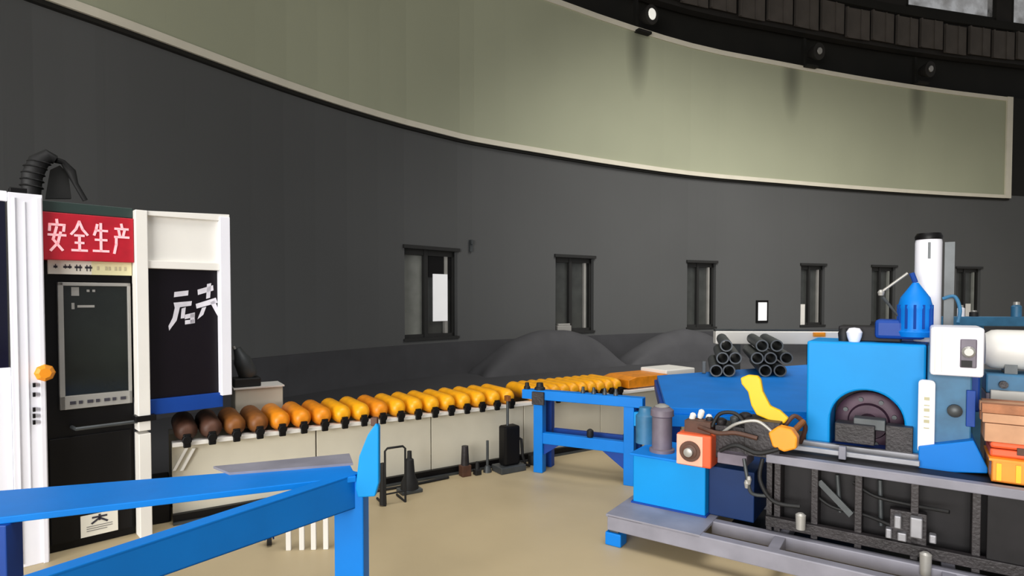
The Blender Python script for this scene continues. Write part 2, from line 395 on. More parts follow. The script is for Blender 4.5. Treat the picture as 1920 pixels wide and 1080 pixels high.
# wall windows
for k, (xa, xb) in enumerate(WIN):
    a, b = W(xa), W(xb); d = b-a; Lw = d.length; ang = math.atan2(d.y, d.x)
    root = thing('window_%d' % (k+1), (a.x, a.y, 0), ang, None, None); root['kind'] = 'structure'
    z0, z1 = SILL, HEAD
    f = MB(); t = .07; y0, y1 = .10, .2
    f.box(0, Lw, y0, y1, z0, z0+t); f.box(0, Lw, y0, y1, z1-t*1.6, z1); f.box(0, t, y0, y1, z0, z1); f.box(Lw-t, Lw, y0, y1, z0, z1)
    f.build('window_frame', 'winframe', root)
    MB().box(Lw*.40, Lw*.47, y0-.02, y1, z0, z1).build('mullion', 'winframe', root)
    MB().box(t, Lw*.40, .17, .18, z0+t, z1-t*1.6).build('pane', 'winpane' if k == 0 else 'winpanedark', root)
    MB().box(Lw*.47, Lw-t, .17, .18, z0+t, z1-t*1.6).build('pane', 'winpanedark', root)
    MB().box(Lw*.80, Lw*.86, .10, .165, z0+t, z1-t*1.6).build('inner_stile', 'frame' if k < 4 else 'winpane', root)
    MB().box(-.03, Lw+.03, -.03, .08, z0-.05, z0+.004).build('window_sill', 'winframe', root)
    MB().box(-.04, Lw+.04, -.05, 0, z1, z1+.07).build('head_flashing', 'winframe', root)
    MB().box(-.1, Lw+.1, .32, .36, z0-.1, z1+.1).build('backing', 'recess', root)
    fr = Frame(a.x, a.y, ang)
    if k == 0:
        u0, u1, h0, h1 = fr.rect(812, 514, 839, 602, .08)
        tag(MB().box(0, u1-u0, -.008, .008, 0, h1-h0).build('paper_sheet', 'sheet', loc=fr.world(u0, .085, h0), rot=ang), 'tall bright white sheet hung in the leftmost wall window', 'sheet')
        MB().box(Lw*.5, Lw*.95, .12, .16, z1-.55, z1-.11).build('upper_vent', 'black', root)
    if k == 1:
        u0, u1, h0, h1 = fr.rect(1042, 604, 1068, 620, .04)
        tag(MB().box(0, u1-u0, -.05, .05, 0, .14).box(.03, u1-u0-.03, -.04, .04, .14, .19).build('toolbox', 'frame', bevel=.01, loc=fr.world(u0+.02, .04, SILL+.004), rot=ang), 'small pale box on the sill of the second wall window from the left', 'box')
    if k in (3, 5):
        u0, u1, h0, h1 = fr.rect(WIN[k][0]+1, 560, WIN[k][0]+14, 602, -.03)
        tag(MB().box(0, .2, -.01, .01, 0, .62).box(.02, .18, -.014, -.01, .05, .55).build('notice_sheet', 'ivory', loc=fr.world(.03 if k == 3 else .5, .07, SILL+.01), rot=ang), 'pale strip standing in the %s wall window' % ('fourth' if k == 3 else 'rightmost'), 'sheet')
# little white sign on the wall
fr = Frame(*W(1415), math.atan2(*(W(1442)-W(1415)).yx))
u0, u1, h0, h1 = fr.rect(1421, 567, 1437, 601, -.02)
sg = thing('wall_sign', fr.world(u0, -.02, h0), fr.a, 'small white upright sign on charcoal wall between third and fourth windows', 'sign')
MB().box(-.06, u1-u0+.06, -.01, .02, -.06, h1-h0+.06).build('sign_back', 'black', sg); MB().box(0, u1-u0, -.02, -.01, 0, h1-h0).build('sign_face', 'sheet', sg)
# pale bracket on the wall
fr = Frame(*W(870), math.atan2(*(W(895)-W(870)).yx)); u0, u1, h0, h1 = fr.rect(880, 450, 886, 472, -.02)
tag(MB().box(0, .07, -.05, .0, 0, h1-h0).box(.01, .06, -.08, -.05, (h1-h0)*.6, h1-h0).build('wall_conduit', 'tube', loc=fr.world(u0, 0, h0), rot=fr.a), 'short grey conduit on the wall right of the leftmost window', 'conduit')
# brackets with flood lamps on top of the fascia
for j, (px, py, nm) in enumerate(((1196, 50, 'nearest the left'), (1508, 126, 'middle of three'), (1714, 172, 'nearest the band end'))):
    i = min(range(NP), key=lambda k: abs(plan[k][0]-px)); n = normal(i); p = W(px); ang = math.atan2(n.y, n.x)+math.pi/2
    q = p+n*.22
    root = thing('flood_lamp', (q.x, q.y, ZT), ang, 'small flood lamp on black bracket atop cream band, %s' % nm, 'lamp', 'flood lamps along the cream band')
    MB().box(-.22, .22, -.04, .25, 0.04, .1).box(-.2, -.12, .1, .2, .1, .9).build('bracket', 'recess', root)
    MB().lathe((0, .1, .45), (.1, -1, -.1), [(0, .1), (.1, .16), (.3, .24), (.34, .24)], 16).build('lamp_housing', 'roofdark', root, smooth=True)
    if j == 0: MB().lathe((0.03, -.25, .42), (.1, -1, -.1), [(0, .14), (.02, .12)], 16).build('lamp_glass', 'lampglass', root)
    else: MB().lathe((0.03, -.25, .42), (.1, -1, -.1), [(0, .1), (.02, .09)], 16).build('lamp_glass', 'frame', root)
# tarpaulin covered heap by the wall
def heap(name, px0, px1, top, label, seed):
    a, b = W(px0), W(px1); d = b-a; Lw = d.length; ang = math.atan2(d.y, d.x); fr = Frame(a.x, a.y, ang)
    rnd = random.Random(seed); ph = [rnd.uniform(0, 6) for _ in range(6)]
    nx, ny = 40, 14; mb = MB()
    for j in range(ny+1):
        for i in range(nx+1):
            u = i/nx; v = j/ny
            prof = min(1, (max(0, math.sin(math.pi*u))**.8))*(math.sin(math.pi*v)**.45 if 0 < v < 1 else 0)
            z = top*prof*(.93+.05*math.sin(2.2*u*math.pi+ph[0])+.02*math.sin(9*u+4*v+ph[1]))+.008*math.sin(30*u+ph[2])*prof
            mb.v.append((u*Lw+.03*math.sin(9*v+ph[3]), -.12-.9*(1-v)-.0, max(z, 0)))
    for j in range(ny):
        for i in range(nx):
            q = j*(nx+1)+i; mb.f.append((q, q+1, q+nx+2, q+nx+1))
    mb.f.append(tuple([i for i in range(nx, -1, -1)]+[(j)*(nx+1) for j in range(1, ny)]+[ny*(nx+1)+i for i in range(nx+1)]+[j*(nx+1)+nx for j in range(ny-1, 0, -1)]))
    tag(mb.build(name, 'tarp', smooth=True, loc=fr.o, rot=ang), label, 'covered goods')
heap('covered_stack', 868, 1128, 1.02, 'tall rounded charcoal tarpaulin heap below and left of the second wall window', 3)
heap('covered_stack', 1140, 1350, .84, 'low charcoal tarpaulin heap under the third wall window', 5)

# ------------------------------------------------------------------ white enclosure on the left
B = Frame(-2.95, 3.45, math.atan2(.85, .87))
enc = thing('machine_enclosure', B.o, B.a, 'tall white and black machine enclosure with dark glazed door at left', 'machine')
def bx(f, r, v, dep, name, m, parent, bevel=0, smooth=False):
    u0, u1, h0, h1 = f.rect(*r, v)
    return MB().box(u0, u1, v, v+dep, h0, h1).build(name, m, parent, bevel=bevel)
TOP = 2.2
ux = lambda px, py=600, v=0: B.pix(px, py, v)[0]
# left wing with window
x_a, x_b = -.75, ux(19)
zwin = B.pix(8, 690, 0)[1]
MB().box(x_a, x_b, 0, .06, 0, zwin).box(x_a, x_b, 0, .06, TOP-.03, TOP+.03).box(x_a, x_a+.08, 0, .06, zwin, TOP).build('side_panel', 'white', enc, bevel=.006)
MB().box(x_a+.08, x_b-.01, .02, .035, zwin, TOP-.03).build('side_window', 'navyglass', enc)
# corner column, folded sheet with ribs
x_c = ux(84, 650); h_c = B.pix(48, 364, 0)[1]
c = MB().box(x_b, x_c, -.03, .12, 0, h_c)
MB.box(c, x_b+.025, x_b+.032, -.038, -.03, .02, h_c-.03); c.box(x_c-.03, x_c-.005, -.045, -.03, 0, h_c-.02); c.box(x_b+.07, x_b+.078, -.036, -.03, .3, h_c-.05)
c.build('corner_column', 'white', enc, bevel=.004)
MB().box(x_b+.01, x_b+.09, 0, .1, h_c, h_c+.035).build('column_cap', 'black', enc, bevel=.004)
lt = MB()
for yy in (722, 740, 768, 780, 792):
    u, h = B.pix(64, yy, -.046); lt.box(u-.006, u+.006, -.056, -.03, h-.012, h+.012)
islands(lt, 'knob', 'black', enc)
u, h = B.pix(84, 699, -.06)
MB().lathe((u, -.045, h), (0, -1, 0), [(0, .05), (.02, .052), (.03, .046), (.045, .03)], 8).build('knob', 'orange', enc)['label'] = 'orange octagonal knob'
x_d = ux(254)
# body
MB().box(x_c-.02, x_d+.02, .3, 1.0, .02, 2.12).build('cabinet_body', 'black', enc)
MB().box(x_c-.01, x_d, .02, .32, B.pix(165, 402, 0)[1], B.pix(165, 382, 0)[1]).build('header_rail', 'green', enc, bevel=.004)
MB().box(x_c, x_d, .10, .14, .0, B.pix(165, 402, 0)[1]).build('door', 'black', enc, bevel=.004)
dr_ = enc.children[-1]
# door window with silver frame
u0, u1, h0, h1 = B.rect(110, 530, 246, 764, .07)
h0 = .9
wf = MB()
t = .028
wf.box(u0, u1, .06, .10, h0, h0+.085); wf.box(u0, u1, .06, .10, h1-.022, h1); wf.box(u0, u0+t, .06, .10, h0, h1); wf.box(u1-.018, u1, .06, .10, h0, h1)
wf = wf.build('door_window', 'frame', enc, bevel=.003)
MB().box(u0+t, u1-.018, .082, .10, h0+.085, h1-.022).build('pane', 'glassdark', wf)
g = MB()
g.box(u0+.07, u0+.11, .078, .082, h1-.085, h1-.03); g.box(u0+.15, u0+.165, .078, .082, h1-.06, h1-.045); g.box(u0+.18, u0+.195, .078, .082, h1-.06, h1-.045)
g.box(u0+.07, u0+.085, .078, .082, h1-.17, h1-.13); g.box(u0+.1, u0+.19, .078, .082, h1-.16, h1-.145)
g.each('window_sticker', 'frame', wf)
q = MB()
for k in range(7): q.box(u0+.05+.045*k, u0+.05+.045*k+(.02 if k % 2 else .03), .055, .06, h0+.03, h0+.05)
q.each('frame_marking', 'inkprint', wf)
# handrail across door
ha = B.pix(140, 806, -.03); hb = B.pix(262, 782, -.03)
MB().tube([(ha[0], .08, ha[1]), (ha[0]+.01, -.01, ha[1]), (hb[0], -.01, ha[1]+.0), (hb[0], .08, ha[1])], .012, 10).build('handle', 'tube', enc, smooth=True)
MB().box(x_c+.02, x_d-.02, .085, .1, .05, .72).build('lower_door_panel', 'black', enc, bevel=.004)
# middle column
x_e = ux(277)
zc = B.pix(265, 394, -.03)[1]
MB().box(x_d, x_e, -.04, .08, .72, zc).box(x_d, x_e, -.04, .08, 0, .70).build('middle_column', 'ivory', enc, bevel=.004)
u, h = B.pix(268, 785, -.05)
MB().box(x_d-.02, x_e+.03, -.055, .05, h-.02, h+.018).build('column_clamp', 'black', enc, bevel=.003)
# right module
x_g = ux(430); x_f = ux(411); zt2 = B.pix(425, 408, 0)[1]; zb2 = B.pix(420, 740, 0)[1]
MB().prism([(x_e-.001, zc-.03), (x_e-.001, zc), (x_g, zt2+.02), (x_g, zt2-.03)], -.03, .05).build('top_rail', 'ivory', enc, bevel=.003)
MB().box(x_e, x_f+.01, .0, .03, B.pix(340, 492, 0)[1], min(zc, zt2)-.02).build('top_panel', 'ivory', enc, bevel=.002)
MB().box(x_e, x_f, -.025, .03, B.pix(340, 505, 0)[1], B.pix(340, 491, 0)[1]).build('middle_rail', 'ivory', enc, bevel=.003)
MB().box(x_f, x_g, -.04, .08, zb2, zt2).build('right_column', 'white', enc, bevel=.004)
zdp = B.pix(340, 505, 0)[1]
MB().box(x_e, x_f+.005, .03, .06, B.pix(340, 745, 0)[1], zdp).build('dark_panel', 'ink', enc)
MB().box(x_e, x_f+.02, -.0, .07, B.pix(340, 772, 0)[1], B.pix(340, 744, 0)[1]).build('lower_skirt', 'deepblue', enc, bevel=.003)['label'] = 'dark blue lower skirt'
MB().box(x_e, x_g-.005, .08, 1.0, .88, 2.1).build('right_body', 'black', enc)
MB().box(x_g, x_g+.05, .1, .2, B.pix(435, 462, 0)[1], B.pix(435, 432, 0)[1]).build('side_switch_box', 'black', enc, bevel=.004)
# printed white brush marks on dark panel
pr = MB()
def pquad(mbx, pts, v, f=B, dep=.003):
    mbx.prism([f.pix(x, y, v) for x, y in pts], v, v+dep)
X0, Y0, SC = 0, 260, 480/1127
for pts in ([(768,675),(830,668),(828,690),(766,698)], [(870,665),(938,645),(940,668),(872,688)], [(765,722),(845,715),(842,735),(770,745)],
            [(862,728),(950,700),(958,722),(866,748)], [(770,745),(792,742),(778,800),(745,845),(742,825),(760,790)], [(800,748),(818,742),(812,790),(796,792)],
            [(815,775),(858,765),(856,785),(814,795)], [(838,772),(858,768),(856,812),(838,815)], [(815,800),(858,795),(858,812),(815,818)],
            [(912,640),(930,636),(925,700),(908,705)], [(925,720),(945,712),(965,760),(958,780)], [(890,745),(908,740),(895,775),(870,795)]):
    pquad(pr, [(X0+x*SC, Y0+y*SC) for x, y in pts], .026)
pr.build('printed_emblem', 'silverprint', enc)['label'] = 'white brushed lettering marks'
# hoses above
ho = MB()
def P3(px, py, v): u, h = B.pix(px, py, v); return (u, v, h)
ho.tube([P3(58, 366, .25), P3(60, 330, .25), P3(72, 304, .25), P3(90, 293, .25), P3(104, 300, .25)], [.05, .055, .055, .045, .03], 14)
ho.build('corrugated_hose', 'rubber', enc, smooth=True)
rg = MB()
for (x, y) in ((59, 350), (60, 338), (62, 326), (66, 314), (73, 305)):
    a = Vector(P3(x, y, .25)); rg.lathe(a-Vector((0, 0, .006)), (.1, 0, 1), [(0, .056), (.004, .064), (.012, .056)], 14)
rg.each('ring', 'rubber', enc)
MB().tube([P3(104, 300, .25), P3(118, 304, .27), P3(133, 322, .28), P3(142, 345, .28), P3(160, 376, .28)], [.02, .018, .03, .016, .016], 10).build('cable', 'rubber', enc, smooth=True)
MB().prism([P3(95, 318, .3)[::2], P3(112, 310, .3)[::2], P3(128, 325, .3)[::2], P3(134, 372, .3)[::2], P3(86, 372, .3)[::2]], .3, .34).build('junction_plate', 'winframe', enc)

# red display board with four characters
u0, u1, h0, h1 = B.rect(79, 403, 251, 489, .0)
u0 = x_c+.002; u1 = x_d-.002
sgn = thing('display_board', B.world(u0, .0, h0), B.a, 'red display board with four pale Chinese characters over the dark door', 'sign')
MB().box(0, u1-u0, 0, .1, 0, h1-h0).build('board', 'red', sgn, bevel=.004)
CH = [
 [[(50,99),(52,86)], [(12,66),(14,84),(88,84),(84,66)], [(48,76),(30,38),(76,6)], [(68,60),(54,28),(18,4)], [(8,52),(92,52)]],
 [[(50,98),(32,74),(8,58)], [(50,98),(68,74),(92,58)], [(28,54),(72,54)], [(30,31),(70,31)], [(12,7),(88,7)], [(50,54),(50,7)]],
 [[(30,92),(24,76),(14,60)], [(26,74),(84,74)], [(50,96),(50,8)], [(22,44),(80,44)], [(10,8),(90,8)]],
 [[(50,99),(54,88)], [(16,84),(86,84)], [(34,80),(40,62)], [(68,80),(60,62)], [(14,57),(90,57)], [(20,57),(19,32),(8,4)]]]
def strokes(mbx, polys, ox, oz, sw, sh, wd, y0, y1):
    for pl in polys:
        pts = [Vector((ox+x/100*sw, oz+z/100*sh)) for x, z in pl]
        for a, b in zip(pts, pts[1:]):
            d = (b-a).normalized(); q = Vector((-d.y, d.x))*wd/2; a2 = a-d*wd*.4; b2 = b+d*wd*.4
            mbx.prism([tuple(a2-q), tuple(b2-q), tuple(b2+q), tuple(a2+q)], y0, y1)
wS = (u1-u0); hS = h1-h0
for k, ch in enumerate(CH):
    cm = MB(); strokes(cm, ch, .02+k*(wS-.025)/4, hS*.17, (wS-.025)/4*.86, hS*.68, .014, -.003-.0003*k, 0)
    cm.build('character', 'pink', sgn)
# notice strip
u0, u1, h0, h1 = B.rect(90, 490, 247, 515, .06)
ns = thing('notice_strip', B.world(u0, .06, h0), B.a, 'narrow white notice strip yellowing to the right below red board', 'sign')
MB().box(0, (u1-u0)*.5, 0, .04, 0, h1-h0).build('strip', 'paper', ns); lab(MB().box((u1-u0)*.5, u1-u0, 0, .04, 0, h1-h0).build('strip', 'paperyellow', ns), 'yellowed half of the strip')
cm = MB(); sw = u1-u0; sh = h1-h0
for k, fx in enumerate((.06, .17, .22, .30, .34, .42, .46)):
    cm.box(sw*fx, sw*fx+.02, -.002, 0, sh*.45, sh*.6); cm.box(sw*fx+.008, sw*fx+.013, -.002, 0, sh*(.25 if k > 2 else .4), sh*.72)
cm.each('small_print', 'inkprint', ns)
cm = MB()
for fx in (.56, .66, .70, .78, .83, .9): cm.box(sw*fx, sw*fx+.012, -.002, 0, sh*.35, sh*.65)
M['faded'] = mat('faded_print', (190, 184, 150), .7); cm.each('faded_print', 'faded', ns)
# paper notice low on the cabinet
u0, u1, h0, h1 = B.rect(152, 962, 222, 1046, .07)
pn = thing('paper_notice', B.world(u0, .075, max(h0, .06)), B.a, 'white paper notice with black figure low on the dark door', 'sign')
hh = h1-max(h0, .06)
MB().box(0, u1-u0, 0, .006, 0, hh).build('sheet', 'paper', pn)
cm = MB(); wv = u1-u0; strokes(cm, [[(50,92),(50,70)], [(32,84),(68,84)], [(50,78),(30,58)], [(50,78),(70,58)]], 0, 0, wv, hh, .012, -.002, 0)
cm.box(wv*.15, wv*.85, -.002, 0, hh*.44, hh*.46).box(wv*.15, wv*.85, -.002, 0, hh*.34, hh*.36).box(wv*.15, wv*.7, -.002, 0, hh*.24, hh*.26)
cm.build('printed_figure', 'inkprint', pn)

# ------------------------------------------------------------------ roller conveyor
CV = Frame(-.78-.08*.54, 5.33+.08*.84, math.atan2(.54, .84))
conv = thing('roller_conveyor', CV.o, CV.a, 'long roller conveyor with yellow rollers and cream side panels along the wall', 'conveyor')
T0, T1 = -2.02, 3.0
for (ta, tb) in ((T0, -1.02), (-1.01, -.01), (0, .99), (1.0, 1.99), (2.0, 2.99)):
    MB().box(ta, tb, -.19, -.17, .05, .55).build('side_panel', 'cream', conv, bevel=.003)
MB().box(T0, T1, .25, .27, .07, .55).build('rear_panel', 'cream', conv)
MB().box(T0, T1, -.26, -.17, .555, .585).box(T0, T1, .25, .285, .545, .585).build('top_flange', 'ivory', conv, bevel=.003)
MB().box(T0, T1, -.26, -.20, 0, .02).build('floor_rail', 'tube', conv)
MB().box(T0, T1, -.24, -.2, 0.0, .07).box(T0, T1, .2, .24, 0, .07).build('plinth', 'black', conv)
rp = None
def roller(t, m, zoff=0):
    r = .070
    o = MB().lathe((0, -.245, 0), (0, 1, 0), [(-.02, .02), (-.018, r*.55), (0, r*.82), (.03, r), (.05, r+.006), (.44, r+.006), (.46, r), (.49, r*.8), (.49, .02)], 18)
    return o
protos = {}
k = 0; t = T0+.09
def put_roller(t, m):
    if m not in protos:
        o = roller(0, m).build('roller', m, conv, smooth=True)
        b = MB().box(-.024, .024, -.30, -.27, -.105, -.01).cyl((0, -.31, -.05), (0, -.26, -.05), .032, n=12).build('bearing', 'black', o, bevel=.006)
        e = MB().cyl((0, -.262, 0), (0, -.24, 0), .028, n=12).build('axle_end', 'darkbrown', o)
        protos[m] = o
    else:
        s_ = protos[m]; o = s_.copy(); COL.objects.link(o); o.parent = conv
        for ch in s_.children:
            c = ch.copy(); COL.objects.link(c); c.parent = o
    o.location = (t, 0, .655)
    return o
while t < 2.3:
    if .93 < t < 1.05: t += .16; continue
    m = 'darkbrown' if t < -1.75 else 'brown' if t < -1.3 else 'orangeyellow' if t < -.85 else 'yellow'
    if abs(t+.43) < .08: m = 'orangeyellow'
    o = put_roller(t, m)
    if m in ('darkbrown', 'brown'): o['label'] = 'worn brown roller'
    t += .16 if t < .95 else .12
# long yellow guide plate and white end piece past the rollers
MB().prism([(2.38, .60), (2.38, .69), (2.5, .72), (3.0, .72), (3.0, .60)], -.22, .22).build('guide_plate', 'orangeyellow', conv, bevel=.006)['label'] = 'yellow guide plate'
MB().box(3.0, 3.5, -.2, .22, .62, .76).build('end_cover', 'ivory', conv, bevel=.012)['label'] = 'white end cover'
for tt in (-1.5, -.5, .5, 1.5, 2.6, 3.35):
    MB().box(tt-.03, tt+.03, -.1, .1, 0, .56 if tt < 3 else .62).build('leg', 'tube', conv)
MB().box(T0-.2, T0-.01, -.16, .1, 0, .3).build('drive_box', 'black', conv, bevel=.01)
# slanted white braces at the infeed
for k, px in enumerate((338, 352)):
    u, h = CV.pix(px, 862, -.2)
    MB().prism([(u-.05, h-.07), (u-.03, h-.07), (u+.05, h+.08), (u+.03, h+.08)], -.215, -.192).build('brace', 'ivory', conv)
# cream box beyond the conveyor
fb = Frame(-1.9, 5.1, CV.a); u0, u1, h0, h1 = fb.rect(440, 727, 530, 758, 0)
cb = thing('switch_cabinet', fb.world((u0+u1)/2, .1), fb.a, 'low cream cabinet behind the conveyor beside the white column', 'cabinet')
hw = (u1-u0)/2
MB().box(-hw, hw, -.12, .15, .05, h1).build('body', 'cream', cb, bevel=.01); MB().box(-hw-.01, hw+.01, -.13, .16, h1, h1+.012).build('lid', 'ivory', cb); MB().box(-hw+.02, hw-.02, -.1, .13, 0, .05).build('plinth', 'black', cb)
u0, u1, h0, h1 = fb.rect(436, 655, 478, 728, .1)
gm = thing('grinding_motor', fb.world((u0+u1)/2, .05, cb.location.z+fb.rect(440, 727, 530, 758, 0)[3]+.012), fb.a, 'dark grey slanted motor on the low cream cabinet by the white column', 'motor')
MB().lathe((.04, .03, .07), (-.35, 0, .95), [(0, .06), (.03, .075), (.16, .07), (.2, .05), (.27, .03)], 16).build('motor_body', 'tube', gm, smooth=True); MB().box(-.09, .12, -.05, .11, 0, .075).build('base', 'rubber', gm, bevel=.01); MB().cyl((-.03, .03, .2), (-.08, .03, .34), .012).build('spindle', 'frame', gm)

# ------------------------------------------------------------------ things on the floor before the conveyor
def at_floor(px, py): p = G(px, py, 0); return (p.x, p.y, 0)
# wire stand with bottle jack
fr = Frame(*at_floor(742, 945)[:2], CV.a)
stnd = thing('wire_stand', fr.o, fr.a, 'black wire stand with raised loop beside the blue post', 'stand')
def fx(px, v=0): return fr.pix(px, 900, v)[0]
zt = fr.pix(745, 838, 0)[1]
xa, xb = fx(722), fx(760)
MB().tube([(xa, 0, 0), (xa, 0, zt-.02), (xa+.02, 0, zt), (xb-.02, 0, zt), (xb, 0, zt-.02), (xb, 0, 0)], .009, 8).build('loop', 'rubber', stnd, smooth=True)
MB().tube([(xa, 0, .09), (xb, 0, .09)], .007, 8).tube([(xa, 0, .0), (xa, .18, .01)], .009, 8).tube([(xb, 0, .0), (xb, .18, .01)], .009, 8).build('feet', 'rubber', stnd)
MB().cyl((xa-.01, .02, .01), (xa-.01, .02, .33), .028, .02, 12).build('sleeve', 'rubber', stnd, smooth=True)
fr2 = Frame(*at_floor(768, 922)[:2], CV.a)
jk = thing('bottle_jack', fr2.o, fr2.a, 'black tapered bottle jack beside the wire stand', 'jack')
MB().lathe((0, 0, .03), (0, 0, 1), [(0, .075), (.05, .07), (.11, .045), (.24, .035), (.25, .02), (.31, .018)], 16).build('cylinder', 'rubber', jk, smooth=True); MB().box(-.09, .09, -.07, .07, 0, .03).build('base', 'tube', jk, bevel=.006)
# pump unit with rod, hose
fr3 = Frame(*at_floor(955, 882)[:2], CV.a)
pu = thing('pneumatic_actuator', fr3.o, fr3.a, 'tall black pneumatic actuator with thin rod in front of conveyor', 'actuator')
za = fr3.pix(955, 797, 0)[1]; zr = fr3.pix(950, 752, 0)[1]
MB().box(-.085, .085, -.06, .06, .06, za).build('body', 'black', pu, bevel=.02); MB().cyl((-.02, 0, za-.01), (-.02, 0, zr), .013, n=12).build('rod', 'tube', pu, smooth=True)
MB().box(-.04, .0, -.03, .03, zr, zr+.05).build('rod_head', 'brown', pu, bevel=.005); MB().box(-.14, .13, -.09, .09, 0, .06).build('base', 'tube', pu, bevel=.006)
MB().tube([(.085, 0, .3), (.12, -.02, .28), (.13, -.03, .12), (.17, -.02, .03), (.22, -.01, .015)], .014, 10).build('hose', 'rubber', pu, smooth=True)
for px, py, ht, nm, lb, kk in ((872, 892, 845-838, 'valve_block', 'dark red brown valve block left of the black actuator', 0), (895, 890, 0, 'valve_block', 'small low black fitting between red brown block and actuator', 1), (914, 885, 0, 'grease_nipple_post', 'thin grey upright post beside the black actuator', 2), (1000, 870, 0, 'rubber_stop', 'small black round rubber stop left of the blue table leg', 3)):
    p = at_floor(px, py); fq = Frame(p[0], p[1], CV.a)
    if kk == 0:
        r_ = thing(nm, p, CV.a, lb, 'valve'); zz = fq.pix(px, 836, 0)[1]
        MB().box(-.045, .045, -.04, .04, 0, .1).build('base', 'darkbrown', r_, bevel=.006); MB().cyl((0, 0, .1), (0, 0, zz), .038, .03, 12).build('cap', 'darksteel', r_, smooth=True)
    elif kk == 1:
        r_ = thing(nm, p, CV.a, lb, 'valve'); MB().box(-.03, .03, -.03, .03, 0, .05).build('base', 'rubber', r_, bevel=.006); MB().cyl((0, 0, .05), (0, 0, .12), .022, .015, 12).build('cap', 'rubber', r_)
    elif kk == 2:
        r_ = thing(nm, p, CV.a, lb, 'post'); zz = fq.pix(px, 826, 0)[1]; MB().cyl((0, 0, 0), (0, 0, zz), .013, n=10).build('post', 'tube', r_); MB().lathe((0, 0, 0), (0, 0, 1), [(0, .04), (.02, .038), (.06, .02)], 12).build('foot', 'tube', r_)
    else:
        tag(MB().lathe((0, 0, 0), (0, 0, 1), [(0, .03), (.0, .05), (.03, .055), (.09, .05), (.11, .02)], 14).build(nm, 'rubber', smooth=True, loc=p), lb, 'stop')
# black hose lying on the floor along conveyor
mb = MB(); pts = [CV.world(t, -.33+.012*math.sin(5*t), .012) for t in [(-1.0+.1*i) for i in range(12)]]
mb.tube([p-CV.o for p in pts], .012, 8)
tag(mb.build('air_hose', 'rubber', smooth=True, loc=CV.o), 'black air hose lying along foot of the cream conveyor panels', 'hose')
# white slatted guard behind the front table
p = at_floor(590, 1030); fs = Frame(p[0], p[1], R(4))
gd = thing('slatted_guard', fs.o, fs.a, 'low white slatted guard standing behind the near blue rail', 'guard')
ztop = .36
for px in (541, 566, 588, 611, 634):
    u = fs.pix(px, 985, 0)[0]; MB().box(u-.016, u+.016, -.01, .01, 0.0, ztop).build('slat', 'ivory', gd, bevel=.003)
ua, ub = fs.pix(520, 985, 0)[0], fs.pix(650, 985, 0)[0]
MB().box(ua, ub, .01, .03, ztop-.08, ztop-.04).build('rail', 'ivory', gd)
p = at_floor(505, 1022)
cs = thing('swivel_castor', p, .4, 'small dark castor beneath the near blue rail', 'castor')
MB().cyl((-.015, 0, .045), (.015, 0, .045), .045, n=18).build('wheel', 'rubber', cs, smooth=True); MB().box(-.03, .03, -.02, .02, .07, .12).box(-.03, -.02, -.015, .015, .04, .1).box(.02, .03, -.015, .015, .04, .1).build('fork', 'deepblue', cs)

# ------------------------------------------------------------------ blue frame, left foreground
ZB = .75
C0 = G(664, 884, ZB)
tb = thing('frame_table', (C0.x, C0.y, 0), 0, 'bright blue steel frame table with corner post in left foreground', 'table')
rel = lambda p: Vector((p[0]-C0.x, p[1]-C0.y, p[2] if len(p) > 2 else 0))
# rear beam: wide top plate
A1 = G(-260, 940, ZB); A2 = G(-260, 1000, ZB); E1 = G(655, 868, ZB); E2 = G(668, 893, ZB)
mb = MB(); mb.slab([tuple(rel(x))[:2] for x in (A1, E1, E2, A2)], ZB-.028, ZB)
mb.build('rear_beam', 'blue', tb, bevel=.004)
# front beam: tall channel heading to the camera
Fd = G(90, 1070, ZB); dvec = (Fd-C0); dvec.z = 0; dvec.normalize(); end = C0+dvec*2.6; side = Vector((dvec.y, -dvec.x, 0))
if side.x < 0: side = -side
cz = Vector((0, 0, 0))
mb = MB()
a = rel((C0.x, C0.y)); b = rel((end.x, end.y)); n_ = side
def vbeam(mbx, a, b, off0, off1, za0, za1, zb0, zb1):
    a0 = a+n_*off0; a1 = a+n_*off1; b0 = b+n_*off0; b1 = b+n_*off1
    mbx.add([(a0.x, a0.y, za0), (b0.x, b0.y, zb0), (b1.x, b1.y, zb0), (a1.x, a1.y, za0), (a0.x, a0.y, za1), (b0.x, b0.y, zb1), (b1.x, b1.y, zb1), (a1.x, a1.y, za1)],
            [(0,3,2,1),(4,5,6,7),(0,1,5,4),(1,2,6,5),(2,3,7,6),(3,0,4,7)])
vbeam(mb, a, b, .03, .045, ZB-.165, ZB-.0, ZB-.085, ZB)
vbeam(mb, a, b, -.02, .045, ZB-.012, ZB+.003, ZB-.012, ZB+.003)
vbeam(mb, a, b, -.02, .045, ZB-.165, ZB-.155, ZB-.085, ZB-.075)
mb.build('front_beam', 'blue', tb, bevel=.003)
# corner post
mb = MB(); pc = rel(G(661, 1000, .45)); pc.z = 0
PF = Frame(C0.x, C0.y, R(0)); u0 = PF.pix(633, 1010, 0)[0]; u1 = PF.pix(687, 1010, 0)[0]
mb.box(u0, u1, -.055, .055, .012, ZB-.02).build('leg', 'blue', tb, bevel=.006)
MB().box(u0-.04, u1+.04, -.09, .09, 0, .012).build('foot_plate', 'deepblue', tb)
bp_ = [PF.pix(x, y, -.07) for x, y in ((706, 792), (711, 800), (711, 905), (704, 930), (672, 932), (667, 915), (674, 855), (690, 815))]
MB().prism(bp_, -.08, -.04).build('guide_horn', 'cyan', tb, bevel=.006)['label'] = 'lighter blue upright guide horn'
u, h = PF.pix(704, 790, -.06); MB().box(u-.02, u+.012, -.075, -.045, h-.02, h+.02).build('horn_tip', 'darkbrown', tb, bevel=.004)
